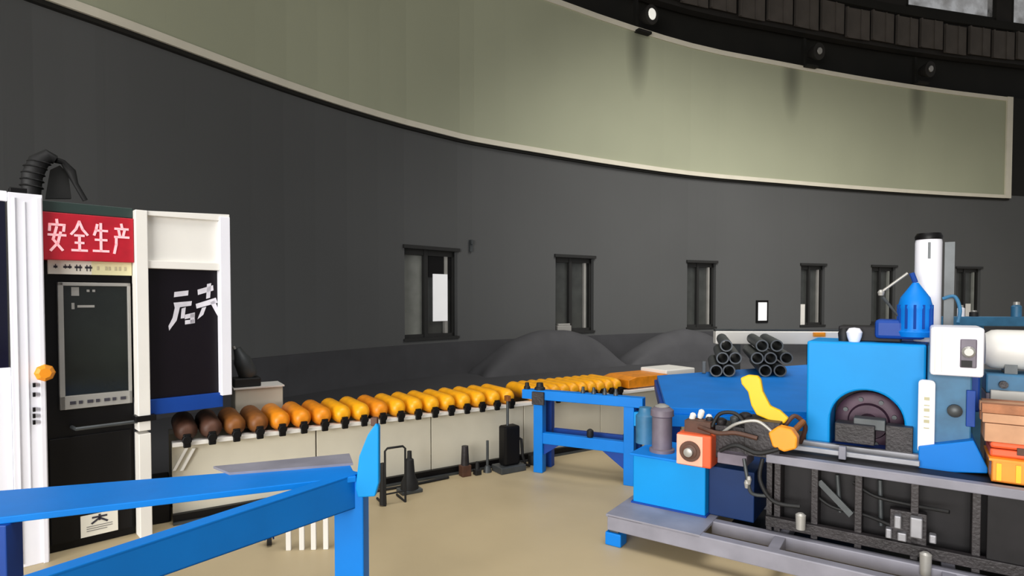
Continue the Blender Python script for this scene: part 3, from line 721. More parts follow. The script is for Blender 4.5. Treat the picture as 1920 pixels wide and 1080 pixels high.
# left legs
for px in (8, -220):
    q = rel(G(px, 965, ZB)); MB().box(q.x-.05, q.x+.04, q.y-.04, q.y+.04, 0, ZB-.028).build('leg', 'deepblue', tb, bevel=.005)
q = rel((end.x, end.y)); MB().box(q.x-.05, q.x+.03, q.y, q.y+.08, 0, ZB-.2).build('leg', 'blue', tb, bevel=.005)
# grey strip on rear beam
s1, s2, s3, s4 = G(400, 874, ZB+.012), G(655, 850, ZB+.012), G(662, 868, ZB+.012), G(430, 886, ZB+.012)
MB().slab([tuple(rel(x))[:2] for x in (s1, s2, s3, s4)], ZB+.0, ZB+.012).build('wear_strip', 'greypaint', tb)['label'] = 'grey wear strip'

# ------------------------------------------------------------------ blue table in the middle
UA = math.atan2(-.57, .82)
TL = G(1012, 884, 0); TF = Frame(TL.x, TL.y, math.atan2(-.40, .80))
mt = thing('steel_table', TF.o, TF.a, 'blue steel leg table with lower stretcher beside the conveyor', 'table')
uR = TF.loc(G(1180, 909, 0)).x
ZM = .76
for u in (0, uR):
    MB().box(u-.045, u+.045, -.045, .045, 0, ZM-.06).build('leg', 'blue', mt, bevel=.005)
    MB().box(u-.045, u+.045, .17, .25, 0, ZM-.06).build('leg', 'deepblue', mt, bevel=.005)
MB().box(-.16, uR+.12, -.05, .05, ZM-.085, ZM).build('top_beam', 'blue', mt, bevel=.005)
MB().box(.04, uR-.04, -.035, .035, .27, .37).build('stretcher', 'blue', mt, bevel=.005)
MB().box(uR+.045, uR+.14, -.05, .02, ZM-.24, ZM-.12).build('apron', 'cyan', mt, bevel=.004)['label'] = 'lighter blue apron'
gs = MB(); gs.prism([(.04, .27), (.2, .27), (.04, .16)], -.01, .01); gs.prism([(uR-.04, .27), (uR-.25, .27), (uR-.04, .12)], -.01, .01)
gs.each('gusset', 'deepblue', mt)
MB().box(-.04, .04, .05, .2, ZM-.1, ZM-.04).build('side_beam', 'blue', mt); MB().box(uR-.05, uR+.05, .05, .2, ZM-.1, ZM-.04).build('side_beam', 'blue', mt)
MB().box(.06, uR-.06, .19, .23, .3, .37).build('rear_stretcher', 'deepblue', mt)
# bolts standing on top beam, dark roller bracket at left end
bt = None
for u, w_ in ((-.13, .03), (.0, .05), (.42, .02), (.52, .02), (.62, .02), (.72, .02)):
    MB().lathe((u, 0, ZM), (0, 0, 1), [(0, w_), (.02, w_), (.03, w_*.7), (.05+w_*.3, w_*.6)], 12).build('stud', 'rubber' if w_ > .025 else 'tube', mt, smooth=True)
bb = MB().box(-.05, .07, -.075, -.05, ZM-.13, ZM-.01).build('bearing_bracket', 'darksteel', mt, bevel=.006)
for px, py in ((1103, 806), (1172, 797)):
    u, h = TF.pix(px, py, -.05); 
    MB().lathe((u, -.0, .37), (0, 0, 1), [(0, .025), (.02, .032), (.06, .03), (.075, .012)], 12).build('stop_pin', 'rubber', mt, smooth=True)

# ------------------------------------------------------------------ blue storage deck with tubes
Dk = Frame(2.15, 4.75, UA)
q = [G(1232, 704, .75), G(1700, 670, .75), G(1640, 776, .75), G(1250, 764, .75)]
deck = thing('storage_deck', (q[3].x, q[3].y, 0), 0, 'wide flat blue storage deck behind the machine carrying dark tubes', 'table')
rl = lambda p: (p.x-q[3].x, p.y-q[3].y)
MB().slab([rl(x) for x in q], .70, .75).build('deck_plate', 'blue', deck, bevel=.004)
mb = MB(); 
for a_, b_ in ((q[3], q[2]), (q[0], q[1]), (q[3], q[0])):
    A_ = Vector((*rl(a_), .70)); B_ = Vector((*rl(b_), .70)); MB().beam(A_, B_, .06, .09).build('rim_beam', 'blue' if a_ is q[3] and b_ is q[2] else 'deepblue', deck)

for x in q:
    cx, cy = rl(x); m0 = Vector(((rl(q[0])[0]+rl(q[2])[0])/2, (rl(q[0])[1]+rl(q[2])[1])/2)); v_ = (m0-Vector((cx, cy))).normalized()*.1
    MB().box(cx+v_.x-.04, cx+v_.x+.04, cy+v_.y-.04, cy+v_.y+.04, 0, .62).build('leg', 'deepblue', deck)
# tubes: ends face the camera's left, bodies run away to the right
holes = [(1362,636),(1429,640),(1457,640),(1355,658),(1379,658),(1420,664),(1445,667),(1475,661),(1343,681),(1367,681),(1435,688),(1463,688)]
row = {0: (8, 9, 10, 11), 1: (3, 4, 5, 6, 7), 2: (0, 1, 2)}
tdir = Vector((.30, .954, 0)).normalized()
tm = MB(); r0, r1, Lt = .066, .052, 1.2
prof_n = 18
def ring(mbx, y, r):
    b = len(mbx.v)
    for k in range(prof_n):
        a = 2*math.pi*k/prof_n; mbx.v.append((r*math.cos(a), y, r*math.sin(a)))
    return b
b0 = ring(tm, 0, r0); b1 = ring(tm, Lt, r0); b2 = ring(tm, Lt, r1); b3 = ring(tm, 0, r1)
for (x, y) in ((b0, b1), (b1, b2), (b2, b3), (b3, b0)):
    for k in range(prof_n): tm.f.append((x+k, y+k, y+(k+1)%prof_n, x+(k+1)%prof_n))
tproto = None
tang = math.atan2(-tdir.x, tdir.y)
Yt = 6.0
names = {0: 'top', 1: 'middle', 2: 'bottom'}
order = {0: 'first', 1: 'second', 2: 'third', 3: 'fourth', 4: 'fifth'}
for rr, ids in ((2, (8, 9, 10, 11)), (1, (3, 4, 5, 6, 7)), (0, (0, 1, 2))):
    zc_ = .75+r0+(2-rr)*.1335+.002
    ids = sorted(ids, key=lambda i: holes[i][0])
    for j, i in enumerate(ids):
        px, py = holes[i]; p = Vector((0, 0, 0)); d = ray(px, py)
        Yp = 6.35+.03*(2-rr)
        tt = Yp/d.y; p = Vector((d.x*tt, Yp, zc_+.0))
        lb = 'dark steel tube, %s from the left in the %s row of the stack on deck' % (order[j], {0: 'top', 1: 'middle', 2: 'bottom'}[rr])
        if tproto is None:
            tproto = tm.build('steel_tube', 'tube', smooth=True); o = tproto
        else:
            o = tproto.copy(); COL.objects.link(o)
        o.location = p; o.rotation_euler.z = tang; tag(o, lb, 'tube', 'dark steel tubes stacked on the blue deck')
# cradle posts between the tube bundles
cr = thing('tube_cradle', (2.05, 6.36, .752), tang, 'grey bolster rails holding the dark tube stack on blue deck', 'cradle')
MB().box(.02, .06, .3, .36, 0, .14).build('chock', 'tube', cr, bevel=.004); MB().box(1.12, 1.16, .3, .36, 0, .14).build('chock', 'tube', cr, bevel=.004)
# white beam behind
Wb = Frame(2.4, 8.3, 0)
u0, u1, h0, h1 = Wb.rect(1342, 621, 1556, 645, 0)
wb = thing('storage_beam', (Wb.o.x+u0, Wb.o.y, 0), R(-4), 'long white horizontal beam on posts behind the dark tubes', 'beam')
MB().box(0, u1-u0+.5, 0, .14, h0, h1).build('beam', 'ivory', wb, bevel=.012); MB().box(.0, u1-u0+.5, .02, .12, h1, h1+.03).build('top_channel', 'tube', wb)
for uu in (.25, 1.3): MB().box(uu, uu+.1, .02, .12, 0, h0).build('post', 'tube', wb)
MB().box(.5, .9, -.01, 0, h0-.12, h0).build('hanging_plate', 'ivory', wb)
u_, h_ = Wb.pix(1530, 628, 0); 
tag(MB().box(0, .16, 0, .03, 0, .06).box(.02, .14, -.006, 0, .015, .045).build('clamp_block', 'orange', bevel=.006, loc=(Wb.o.x+u_-.1, Wb.o.y-.13, h1-.07), rot=R(-4)), 'small orange block on white beam behind bright blue housing', 'block')

# ------------------------------------------------------------------ pipe cutting machine, right
P = Frame(.65, 3.75, UA)
mc = thing('tube_cutting_machine', P.o, P.a, 'large blue tube cutting machine on grey base frame at right', 'machine')
def R4(x0, y0, x1, y1, v): return P.rect(x0, y0, x1, y1, v)
def PB(r, v, dep, name, m, parent=mc, bevel=.004, grow=0):
    u0, u1, h0, h1 = P.rect(*r, v); return MB().box(u0, u1, v, v+dep, h0, h1).build(name, m, parent, bevel=bevel)
UE = 2.75
# base frame
MB().box(-.04, UE, 0, .07, .10, .20).build('front_rail', 'greypaint', mc, bevel=.006)
MB().box(.55, UE, .27, .33, .12, .20).build('inner_rail', 'greypaint', mc, bevel=.005)
MB().box(-.04, UE, .93, 1.0, .10, .20).build('rear_rail', 'greypaint', mc, bevel=.005)
MB().box(-.05, .56, .0, .95, .185, .203).build('base_plate', 'greypaint', mc, bevel=.003)
for u in (.95, 1.75, 2.5): MB().box(u-.03, u+.03, .07, .93, .12, .195).build('cross_member', 'greypaint', mc, bevel=.004)
MB().box(.6, UE, .33, .93, .10, .115).build('drip_tray', 'black', mc)
for (u, v) in ((-.0, .05), (.02, .93), (1.3, .93), (1.75, .05), (2.6, .05)):
    MB().box(u-.055, u+.055, v-.05, v+.05, 0, .085).build('foot', 'blue', mc, bevel=.008); MB().box(u-.03, u+.03, v-.03, v+.03, .085, .10).build('foot_bolt', 'tube', mc)
# hydraulic tank
tk = MB().box(0.01, .50, .30, .74, .205, .53).build('hydraulic_tank', 'cyan', mc, bevel=.008)
MB().box(-.01, .52, .285, .755, .53, .545).build('tank_lid', 'blue', mc, bevel=.004)
MB().box(0.0, .51, .29, .75, .20, .215).build('tank_skirt', 'deepblue', mc)
MB().box(.50, .78, .37, .80, .205, .52).build('tank_shaded_side', 'navy', mc, bevel=.006)['label'] = 'navy blue box painted as shaded tank side'  # added navy box, paints the shaded right side of the tank
# motor on tank
u, h = P.pix(1241, 850, .45)
MB().lathe((u, .45, .545), (0, 0, 1), [(0, .085), (.02, .085), (.025, .068), (.24, .068), (.25, .08), (.29, .078), (.31, .05)], 24).build('pump_motor', 'motor', mc, smooth=True)
MB().lathe((u, .45, .84), (0, 0, 1), [(0, .045), (.02, .05), (.035, .02)], 16).build('motor_cap', 'frame', mc, smooth=True)
u, h = P.pix(1203, 850, .6)
MB().lathe((u+.02, .62, .545), (0, 0, 1), [(0, .07), (.2, .07), (.22, .05), (.26, .045)], 20).build('filter_housing', 'tealblue', mc, smooth=True)
# orange control housing with knob
u0, u1, h0, h1 = P.rect(1268, 814, 1318, 874, .27)
oh = MB().box(u0, u1+.05, .27, .43, h0, h1).build('valve_housing', 'redorange', mc, bevel=.012)
MB().box(u0+.004, u1, .262, .27, h0+.008, h1-.008).build('face_plate', 'salmon', oh, bevel=.003)
um, hm = P.pix(1294, 846, .262)
MB().lathe((um, .262, hm), (0, -1, 0), [(0, .066), (.012, .066), (.012, .05)], 24).build('dial_ring', 'darkbrown', oh, smooth=True)
MB().lathe((um, .25, hm), (0, -1, 0), [(0, .046), (.006, .046), (.01, .035), (.01, .0)], 20).build('dial_face', 'darkbrown', oh, smooth=True)
MB().lathe((um, .23, hm), (0, -1, 0), [(-.01, .028), (.016, .028), (.02, .018)], 16).build('dial_knob', 'frame', oh, smooth=True)
# dark hydraulic manifold
rnd = random.Random(11)
PB((1283, 790, 1332, 814), .33, .12, 'valve_cover', 'darkbrown')
PB((1340, 800, 1400, 862), .38, .2, 'manifold', 'darksteel')
PB((1395, 790, 1462, 858), .34, .22, 'manifold', 'darksteel')
PB((1345, 852, 1400, 872), .30, .2, 'manifold_foot', 'motor')
for (x, y, v, r_) in ((1352, 792, .42, .028), (1378, 788, .44, .024), (1398, 782, .46, .03), (1330, 790, .4, .02), (1455, 800, .40, .03)):
    u, h = P.pix(x, y, v); MB().lathe((u, v, h-.06), (0, 0, 1), [(0, r_), (.05, r_), (.06, r_*1.25), (.08, r_*1.25), (.09, r_*.6)], 14).build('solenoid', rnd.choice(['darkbrown', 'darksteel', 'tube']), mc, smooth=True)
for (x, y, v) in ((1296, 780, .4), (1312, 774, .42), (1326, 783, .42)):
    u, h = P.pix(x, y, v); MB().lathe((u, v, h-.035), (.3, 0, 1), [(0, .014), (.02, .02), (.05, .02), (.06, .01)], 12).build('fitting', 'ivory', mc, smooth=True)
def hose(pts, r_, m, name='hydraulic_hose'):
    out = []
    P3s = []
    for (x, y, v) in pts:
        u, h = P.pix(x, y, v); P3s.append(Vector((u, v, h)))
    for i in range(len(P3s)-1):
        a, b = P3s[i], P3s[i+1]; pm = P3s[i-1] if i else a; pn = P3s[i+2] if i+2 < len(P3s) else b
        for k in range(6):
            t = k/6; out.append(.5*((2*a)+(b-pm)*t+(2*pm-5*a+4*b-pn)*t*t+(3*a-pm-3*b+pn)*t**3))
    out.append(P3s[-1])
    return MB().tube(out, r_, 10).build(name, m, mc, smooth=True)
hose([(1335, 800, .36), (1350, 776, .38), (1380, 776, .4), (1400, 800, .38)], .012, 'rubber')
hose([(1310, 800, .33), (1345, 812, .3), (1380, 812, .3), (1420, 822, .3)], .014, 'darkbrown')
hose([(1350, 845, .29), (1380, 835, .28), (1420, 850, .28), (1460, 842, .29)], .013, 'rubber')
hose([(1395, 860, .29), (1402, 900, .28), (1410, 925, .29), (1440, 930, .32)], .011, 'tube')
hose([(1350, 815, .34), (1380, 795, .32), (1420, 790, .33), (1450, 812, .33)], .01, 'frame')
hose([(1430, 860, .3), (1425, 900, .28), (1450, 940, .28), (1500, 950, .29)], .012, 'rubber')
hose([(1470, 800, .45), (1490, 780, .5), (1510, 800, .55), (1500, 830, .6)], .014, 'darkbrown')
for (x, y) in ((1404, 908), (1400, 915)):
    u, h = P.pix(x, y, .28); MB().lathe((u, .28, h), (0, 0, 1), [(0, .01), (.03, .016), (.05, .01)], 10).build('fitting', 'frame', mc)
# yellow lever and orange clamp
Y = [(1388, 709), (1402, 703), (1420, 705), (1426, 712), (1430, 735), (1444, 762), (1462, 770), (1478, 785), (1470, 795), (1446, 790), (1418, 778), (1408, 760), (1402, 735), (1390, 720)]
MB().prism([P.pix(x, y, .42) for x, y in Y], .42, .46).build('guard_lever', 'leveryellow', mc, bevel=.008)['label'] = 'bright yellow curved lever'
O = [(1440, 812), (1458, 800), (1484, 806), (1495, 822), (1493, 842), (1470, 848), (1448, 838)]
MB().prism([P.pix(x, y, .29) for x, y in O], .29, .38).build('clamp', 'orange', mc, bevel=.01)['label'] = 'orange clamp'
u, h = P.pix(1490, 812, .33); MB().cyl((u-.03, .33, h-.02), (u+.02, .5, h+.04), .018, n=12).build('clamp_pin', 'brown', mc)
# bed
BU0 = .86
MB().box(BU0, UE, .30, .36, .615, .665).build('bed_rail', 'greypaint', mc, bevel=.005)
MB().box(BU0, UE, .36, .98, .60, .65).build('bed_plate', 'darkpanel', mc, bevel=.003)
MB().box(BU0+.02, UE, .46, .48, .20, .61).build('bed_web', 'darkpanel', mc)
MB().box(BU0, BU0+.03, .33, .95, .20, .61).build('bed_end', 'darksteel', mc)
for u in (.92, 1.12, 1.34, 1.6, 1.86, 2.2, 2.5): MB().box(u-.018, u+.018, .33, .46, .20, .61).build('rib', 'darksteel', mc, bevel=.003)
MB().box(BU0, UE, .30, .35, .23, .29).build('lower_rail', 'darksteel', mc, bevel=.004)
MB().prism([P.pix(x, y, .36) for x, y in ((1530, 905), (1540, 900), (1600, 962), (1592, 970))], .36, .38).build('diagonal_brace', 'tube', mc)
MB().box(1.9, UE, .31, .33, .29, .615).build('access_panel', 'darkpanel', mc, bevel=.003)
MB().box(2.18, 2.185, .305, .31, .3, .61).build('panel_seam', 'tube', mc)
for (x0, y0, x1, y1, v) in ((1676, 968, 1690, 992, .29), (1706, 972, 1730, 1010, .28), (1682, 1000, 1700, 1016, .29), (1660, 992, 1672, 1010, .29), (1742, 1004, 1756, 1020, .29)):
    PB((x0, y0, x1, y1), v, .05, 'valve', 'steel', bevel=.006)
PB((1668, 960, 1738, 1020), .33, .06, 'valve_plate', 'darksteel')
for (x, y0, y1) in ((1501, 962, 992), (1735, 1035, 1078)):
    u, h0_ = P.pix(x, y1, .25); h1_ = P.pix(x, y0, .25)[1]
    MB().lathe((u, .25, max(h0_, .1)), (0, 0, 1), [(0, .025), (h1_-max(h0_, .1)-.01, .028), (h1_-max(h0_, .1), .015)], 14).build('levelling_bolt', 'frame', mc, smooth=True)
for x in (1500, 1600):
    u, _ = P.pix(x, 900, .3)
for (xa_, ya_, xb_, yb_) in ((1570, 890, 1575, 960), (1610, 880, 1612, 940), (1650, 900, 1652, 985)):
    ua_, ha_ = P.pix(xa_, ya_, .4); ub_, hb_ = P.pix(xb_, yb_, .4); MB().cyl((ua_, .4, ha_), (ub_, .4, hb_), .012, n=10).build('push_rod', 'tube', mc, smooth=True)
hose([(1520, 920, .4), (1560, 950, .38), (1620, 965, .38), (1670, 985, .34)], .01, 'rubber')
hose([(1600, 905, .4), (1640, 930, .37), (1700, 945, .36), (1780, 960, .29)], .01, 'rubber')
# headstock with arch
HV = .72
uL, _ = P.pix(1512, 740, HV); uRr, _ = P.pix(1736, 740, HV); hT = P.pix(1620, 643, HV)[1]
ua = P.pix(1556, 800, HV)[0]; ub = P.pix(1696, 800, HV)[0]; uc = (ua+ub)/2; ra = (ub-ua)/2; hA = P.pix(1622, 732, HV)[1]-ra; hB = .66
arch = [(uL, hB), (uL, hT-.02), (uL+.02, hT), (uRr-.02, hT), (uRr, hT-.02), (uRr, hB), (ub+.01, hB)]
arch += [(uc+ra*math.cos(t*math.pi/20), hA+ra*math.sin(t*math.pi/20)) for t in range(0, 21)] + [(ua-.0, hB)]
# split into quads so the arch fills cleanly
hs = MB()
N_ = 20
left = [(uc+ra*math.cos(math.pi*t/N_), hA+ra*math.sin(math.pi*t/N_)) for t in range(N_+1)]
for t in range(N_):
    a_, b_ = left[t], left[t+1]
    hs.prism([a_, (a_[0], hT), (b_[0], hT), b_], HV, HV+.03)
hs = MB()
front = [(uL, hB)] + [(uL, hT)] + [(uRr, hT)] + [(uRr, hB)] + [(ub, hB)] + left + [(ua, hB)]
import bmesh
def filled_prism(poly, y0, y1, name, m, parent, bevel=0):
    bm = bmesh.new(); vs = [bm.verts.new((x, y0, z)) for x, z in poly]
    fc = bm.faces.new(vs); r_ = bmesh.ops.extrude_face_region(bm, geom=[fc])
    bmesh.ops.translate(bm, vec=(0, y1-y0, 0), verts=[g for g in r_['geom'] if isinstance(g, bmesh.types.BMVert)])
    bmesh.ops.recalc_face_normals(bm, faces=bm.faces); bmesh.ops.triangulate(bm, faces=[f for f in bm.faces if len(f.verts) > 4])
    me = bpy.data.meshes.new(name); bm.to_mesh(me); bm.free(); me.materials.append(M[m])
    o = bpy.data.objects.new(name, me); COL.objects.link(o); o.parent = parent
    if bevel:
        md = o.modifiers.new('bevel', 'BEVEL'); md.width = bevel; md.segments = 2; md.limit_method = 'ANGLE'; md.angle_limit = R(50)
    return o
cl = []
for p_ in front:
    if not cl or (abs(p_[0]-cl[-1][0])+abs(p_[1]-cl[-1][1])) > 1e-4: cl.append(p_)
hd = filled_prism(cl, HV, HV+.42, 'headstock', 'cyan', mc, .012)
MB().box(uL+.01, uRr-.01, HV+.30, HV+.32, hB, hT-.05).build('headstock_back', 'ink', mc)
# wheel in the arch
wh = MB().lathe((uc, HV+.26, hA-.03), (0, -1, 0), [(0, ra*.96), (.04, ra*.96), (.05, ra*.88), (.05, ra*.6), (.08, ra*.55), (.08, ra*.28), (.14, ra*.25), (.14, .02)], 36).build('saw_wheel', mat('maroon_wheel', (70, 46, 62), .5, .2, var=.3, vs=10), mc, smooth=True)
bl = MB()
for k in range(8):
    a_ = k*math.pi/4+.3; bl.cyl((uc+ra*.74*math.cos(a_), HV+.215, hA-.03+ra*.74*math.sin(a_)), (uc+ra*.74*math.cos(a_), HV+.19, hA-.03+ra*.74*math.sin(a_)), .014, n=8)
bl.each('bolt', 'tube', wh)
# vice & slide rails before the arch
PB((1565, 796, 1640, 832), .62, .12, 'vice_jaw', 'darksteel'); PB((1600, 786, 1660, 806), .66, .1, 'vice_jaw', 'tube'); PB((1572, 838, 1586, 862), .45, .04, 'vice_screw_stand', 'greypaint')
PB((1660, 800, 1712, 850), .66, .1, 'slide_block', 'darksteel')
MB().box(.95, 1.62, .50, .54, .665, .695).build('slide_rail', 'steel', mc, bevel=.004); MB().box(.95, 1.9, .64, .68, .665, .70).build('slide_rail', 'steel', mc, bevel=.004)
MB().box(uL, uRr, HV-.02, HV+.44, .65, .672).build('headstock_plinth', 'deepblue', mc, bevel=.003)
# column right of the headstock
cu0 = uRr+.005
ue = P.pix(1822, 760, .62)[0]
MB().box(cu0, ue, .62, 1.1, .74, P.pix(1780, 690, .62)[1]+.12).build('side_column', 'tealblue', mc, bevel=.008)
fl = [P.pix(x, y, .55) for x, y in ((1722, 838), (1826, 826), (1852, 878), (1852, 888), (1722, 884))]
MB().prism(fl, .55, .95).build('flared_base', 'blue', mc, bevel=.006)
u, h = P.pix(1790, 770, .61)
MB().lathe((u, .62, h), (0, -1, 0), [(0, .035), (.03, .035), (.04, .02)], 16).build('inspection_cap', 'tube', mc, smooth=True)
MB().box(u+.05, u+.09, .60, .62, h-.08, h+.12).build('side_rib', 'deepblue', mc, bevel=.003)
# white rounded plate on corner
u0, u1, h0, h1 = P.rect(1721, 713, 1753, 850, .58)
rr_ = .02; pl = []
for (cx, cz_, a0) in ((u1-rr_, h1-rr_, 0), (u0+rr_, h1-rr_, 90), (u0+rr_, h0+rr_, 180), (u1-rr_, h0+rr_, 270)):
    for k in range(4): a_ = R(a0+k*30); pl.append((cx+rr_*math.cos(a_), cz_+rr_*math.sin(a_)))
sp = MB().prism(pl, .58, .62).build('scale_plate', 'white', mc, bevel=.004)
mk = MB()
for k in range(6): mk.box((u0+u1)/2-.012, (u0+u1)/2+.014, .577, .58, h0+.14+k*.032, h0+.146+k*.032+(.012 if k % 2 else 0))
mk.each('tick', 'faded', sp)
# white gearbox
u0, u1, h0, h1 = P.rect(1744, 614, 1846, 706, .5)
gb = MB().box(u0, u1, .5, .85, h0, h1).build('gearbox', 'white', mc, bevel=.015)
a0, a1, g0, g1 = P.rect(1800, 636, 1832, 690, .495)
MB().box(a0, a1, .490, .503, g0, g1).build('port_opening', 'motor', gb, bevel=.006); MB().lathe(((a0+a1)/2, .49, (g0+g1)/2+.01), (0, -1, 0), [(0, .03), (.02, .03), (.03, .02)], 14).build('port_valve', 'frame', gb); MB().box(a0+.005, a1-.02, .485, .49, g0+.005, g0+.04).build('port_shadow_box', 'black', gb)
MB().box(u0+.02, u0+.024, .496, .5, h0+.02, h1-.02).box(u0+.05, u0+.054, .496, .5, h0+.02, h1-.02).build('cover_seam', 'frame', gb)
# on top of the headstock
u0, u1, h0, h1 = P.rect(1572, 612, 1690, 644, .85)
MB().box(u0, u1, .85, 1.05, hT, h1).build('top_bracket', 'darkpanel', mc, bevel=.008)
PB((1640, 600, 1735, 636), .8, .2, 'top_casing', 'deepblue', bevel=.02)
u, h = P.pix(1602, 620, .8); MB().lathe((u, .8, hT), (0, 0, 1), [(0, .03), (.03, .04), (.06, .045), (.085, .03), (.09, .0)], 18).build('signal_lamp', 'white', mc, smooth=True)['label'] = 'white domed signal lamp'
u, h = P.pix(1582, 622, .82); MB().lathe((u, .84, hT), (0, 0, 1), [(0, .03), (.05, .035), (.08, .02)], 12).build('cable_gland', 'rubber', mc, smooth=True)
um, h0m = P.pix(1715, 622, .85); h1m = P.pix(1715, 530, .85)[1]; Hm = h1m-h0m
MB().lathe((um, .85, h0m-.03), (0, 0, 1), [(0, .085), (.03, .095), (.04, .085), (Hm*.55, .085), (Hm*.6, .09), (Hm*.8, .075), (Hm*.95, .045), (Hm+.03, .015)], 28).build('feed_motor', 'blue', mc, smooth=True)
fn = MB()
for k in range(12):
    a_ = k*math.pi/6; c_, s_ = math.cos(a_), math.sin(a_); x_ = um+.085*c_; y_ = .85+.085*s_
    fn.cyl((x_, y_, h0m+.02), (x_, y_, h0m+Hm*.55), .008, n=6)
islands(fn, 'cooler_rib', 'deepblue', mc)
la = P.pix(1652, 548, .85); lb_ = P.pix(1702, 512, .85)
MB().cyl((la[0], .85, la[1]), (lb_[0], .85, lb_[1]), .008, n=10).build('hand_lever', 'frame', mc, smooth=True)
MB().cyl((lb_[0]+.02, .85, lb_[1]+.0), (um, .85, h1m+.0), .015, n=10).build('lever_pivot', 'deepblue', mc)
MB().cyl((la[0]+.01, .85, la[1]-.03), (um-.06, .85, h0m+.06), .008, n=8).build('link_rod', 'tube', mc)
MB().lathe((la[0], .85, la[1]-.02), (0, 0, 1), [(0, .015), (.02, .02), (.035, .01)], 10).build('lever_ball', 'frame', mc, smooth=True)
# white vertical cylinder with black cap
uw, h0w = P.pix(1742, 616, 1.05); h1w = P.pix(1738, 450, 1.05)[1]; rw = (P.pix(1764, 520, 1.05)[0]-P.pix(1712, 520, 1.05)[0])/2
MB().lathe((uw-.01, 1.05, h0w-.1), (0, 0, 1), [(0, rw*.95), (.02, rw), (h1w-h0w+.08, rw), (h1w-h0w+.1, rw*.96)], 28).build('air_cylinder', 'white', mc, smooth=True)['label'] = 'tall white upright cylinder'
MB().lathe((uw-.01, 1.05, h1w), (0, 0, 1), [(0, rw), (.02, rw*1.04), (.04, rw*.9)], 28).build('cylinder_cap', 'black', mc, smooth=True)
MB().box(uw-.014, uw+.0, 1.05-rw-.005, 1.05-rw+.01, h1w-.12, h1w-.02).build('cylinder_mark', 'tube', mc)
MB().box(uw+rw+.0, uw+rw+.05, 1.03, 1.09, h0w-.1, h1w-.02).build('guide_bar', 'tube', mc)
MB().box(uw-.2, uw+.25, .95, 1.15, hT-.4, h0w-.08).build('cylinder_mount', 'deepblue', mc, bevel=.01)
hose([(1768, 560, 1.0), (1790, 556, .98), (1800, 580, .95), (1796, 606, .9)], .01, 'tealblue', 'air_line')

# ------------------------------------------------------------------ goods at the right edge
u0, u1, h0, h1 = P.rect(1862, 872, 1960, 930, .42)
def stackbox(px0, py0, px1, py1, v, dep, name, m, label, cat, z=None, extra=None):
    u0, u1, h0, h1 = P.rect(px0, py0, px1, py1, v)
    if z is None: z = h0
    root = thing(name, P.world((u0+u1)/2, v+dep/2, z), P.a, label, cat)
    w_ = (u1-u0)/2; H_ = h1-z
    return root, w_, dep/2, H_
ZBed = .665
root, w_, d_, H_ = stackbox(1858, 872, 2010, 938, .40, .3, 'parts_crate', None, 'yellow orange crate on the machine bed at right picture edge', 'crate', ZBed)
mb = MB(); mb.box(-w_, w_, -d_, d_, 0, .012); mb.box(-w_, w_, -d_, -d_+.01, 0, H_); mb.box(-w_, w_, d_-.01, d_, 0, H_); mb.box(-w_, -w_+.01, -d_, d_, 0, H_); mb.box(w_-.01, w_, -d_, d_, 0, H_)
mb.build('crate_body', 'orange', root, bevel=.003)
mb = MB()
for k in range(4): mb.box(-w_+.02+k*w_*.5, -w_+.04+k*w_*.5, -d_-.008, -d_, .01, H_-.01)
mb.each('rib', 'leveryellow', root)
zc1 = ZBed+H_
MB().box(-w_-.01, w_+.01, -d_-.01, d_+.01, H_, H_+.012).build('rim', 'orange', root); zc1 += .012
root, w_, d_, H_ = stackbox(1856, 836, 1990, 872, .44, .24, 'tool_case', None, 'flat red orange case lying on the yellow orange crate', 'case', zc1)
MB().box(-w_, w_, -d_, d_, 0, H_*.55).build('case_base', 'redorange', root, bevel=.01); MB().box(-w_, w_, -d_, d_, H_*.6, H_).build('case_lid', 'redorange', root, bevel=.012); MB().box(-.03, .03, -d_-.01, -d_, H_*.3, H_*.8).build('latch', 'darkbrown', root)
zc2 = zc1+H_
root, w_, d_, H_ = stackbox(1846, 800, 1990, 836, .45, .24, 'cardboard_box', None, 'lower tan cardboard box above the red orange case', 'box', zc2+.0)
MB().box(-w_, w_, -d_, d_, 0, H_).build('carton', 'carton', root, bevel=.004); MB().box(-w_-.001, w_+.001, -.02, .02, H_*.2, H_+.002).build('tape', 'rust', root)
zc3 = zc2+H_+.002
root, w_, d_, H_ = stackbox(1838, 762, 1990, 798, .46, .22, 'timber_bundle', None, 'bundle of brown timber offcuts on top of the tan box', 'timber', zc3)
n_r = 3
rb = random.Random(4)
for r_ in range(2):
    for k in range(3):
        y_ = -d_+k*d_*.68; MB().box(-w_+rb.uniform(0, .04), w_, y_, y_+d_*.62, r_*H_/2+.001, (r_+1)*H_/2-.001).build('timber', 'rust' if (k+r_) % 2 else 'carton', root, bevel=.003)
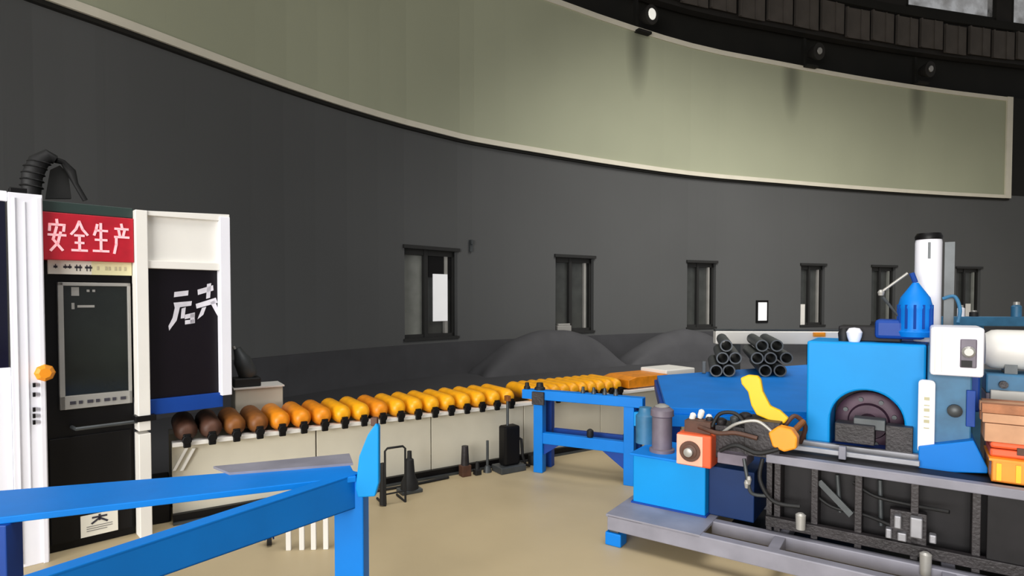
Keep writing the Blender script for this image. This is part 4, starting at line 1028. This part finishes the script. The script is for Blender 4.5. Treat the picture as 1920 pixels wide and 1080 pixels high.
# grey housing and white cylinder behind the goods
root, w_, d_, H_ = stackbox(1848, 705, 2010, 762, 1.06, .3, 'gear_housing', None, 'grey green gear housing behind the timber at right edge', 'machine', 0)
MB().box(-w_, w_, -d_, d_, 0, H_*.9).build('housing', 'motor', root, bevel=.01); MB().box(-w_+.02, w_, -d_-.03, -d_, H_*.86, H_*.92).build('flange', 'frame', root, bevel=.004); MB().box(-w_, w_, -d_, d_, H_*.9, H_).build('cover', 'tealblue', root, bevel=.01)
for k in range(3): MB().cyl((-w_+.08+.14*k, -d_-.04, H_*.95), (-w_+.08+.14*k, -d_, H_*.95), .022, n=12).build('bolt', 'darksteel', root)
ztank = H_
u0, u1, h0, h1 = P.rect(1842, 622, 2020, 700, 1.21)
p0 = 0; rt = (h1-h0)/2*.96
root = thing('pressure_vessel', P.world(u0, 1.21, ztank), P.a, 'white horizontal pressure vessel beside the white gearbox at right edge', 'tank')
zc_ = max(rt+.02, (h0+h1)/2-ztank)
MB().lathe((0, 0, zc_), (1, 0, 0), [(0, rt*.5), (.01, rt*.8), (.04, rt*.97), (.07, rt), (.3, rt), (.305, rt*1.04), (.33, rt*1.04), (.335, rt), (u1-u0, rt), (u1-u0+.04, rt*.8)], 28).build('vessel', 'ivory', root, smooth=True)
MB().box(.1, .16, -rt*.7, rt*.7, 0, zc_-rt*.5).box(.5, .56, -rt*.7, rt*.7, 0, zc_-rt*.5).each('saddle', 'tube', root)
MB().lathe((.4, 0, zc_+rt-.01), (0, 0, 1), [(0, .03), (.03, .03), (.04, .015), (.08, .012)], 12).build('nozzle', 'tube', root, smooth=True)
# blue grey beam behind with small canisters
Rb = Frame(3.6, 4.9, R(-8)); u0, u1, h0, h1 = Rb.rect(1758, 594, 1990, 612, 0)
root = thing('guide_beam', Rb.world(u0, 0), Rb.a, 'blue grey horizontal guide beam behind the white gearbox', 'beam')
MB().box(0, u1-u0, 0, .12, h0, h1).build('beam', 'tealblue', root, bevel=.008)
for uu in (.3, .9): MB().box(uu, uu+.07, .03, .1, 0, h0).build('post', 'tealblue', root)
zb_ = h1
for (px, pw, py, m, nm, lb_) in ((1802, 12, 572, 'white', 'canister', 'small white canister on the blue grey beam below the rightmost wall window'), (1826, 14, 582, 'rubber', 'canister', 'small black canister on the blue grey beam'), (1906, 16, 566, 'tealblue', 'canister', 'blue grey canister on the beam near right picture edge')):
    u, h = Rb.pix(px, py, .06); r_ = pw/2*5.0/F
    root = thing(nm, Rb.world(u, .06, zb_), Rb.a, lb_, 'canister')
    MB().lathe((0, 0, 0), (0, 0, 1), [(0, r_), ((h-zb_)*.7, r_), ((h-zb_)*.8, r_*.6)], 16).build('body', m, root, smooth=True); MB().lathe((0, 0, (h-zb_)*.8), (0, 0, 1), [(0, r_*.65), ((h-zb_)*.2, r_*.6)], 12).build('cap', 'frame', root, smooth=True)
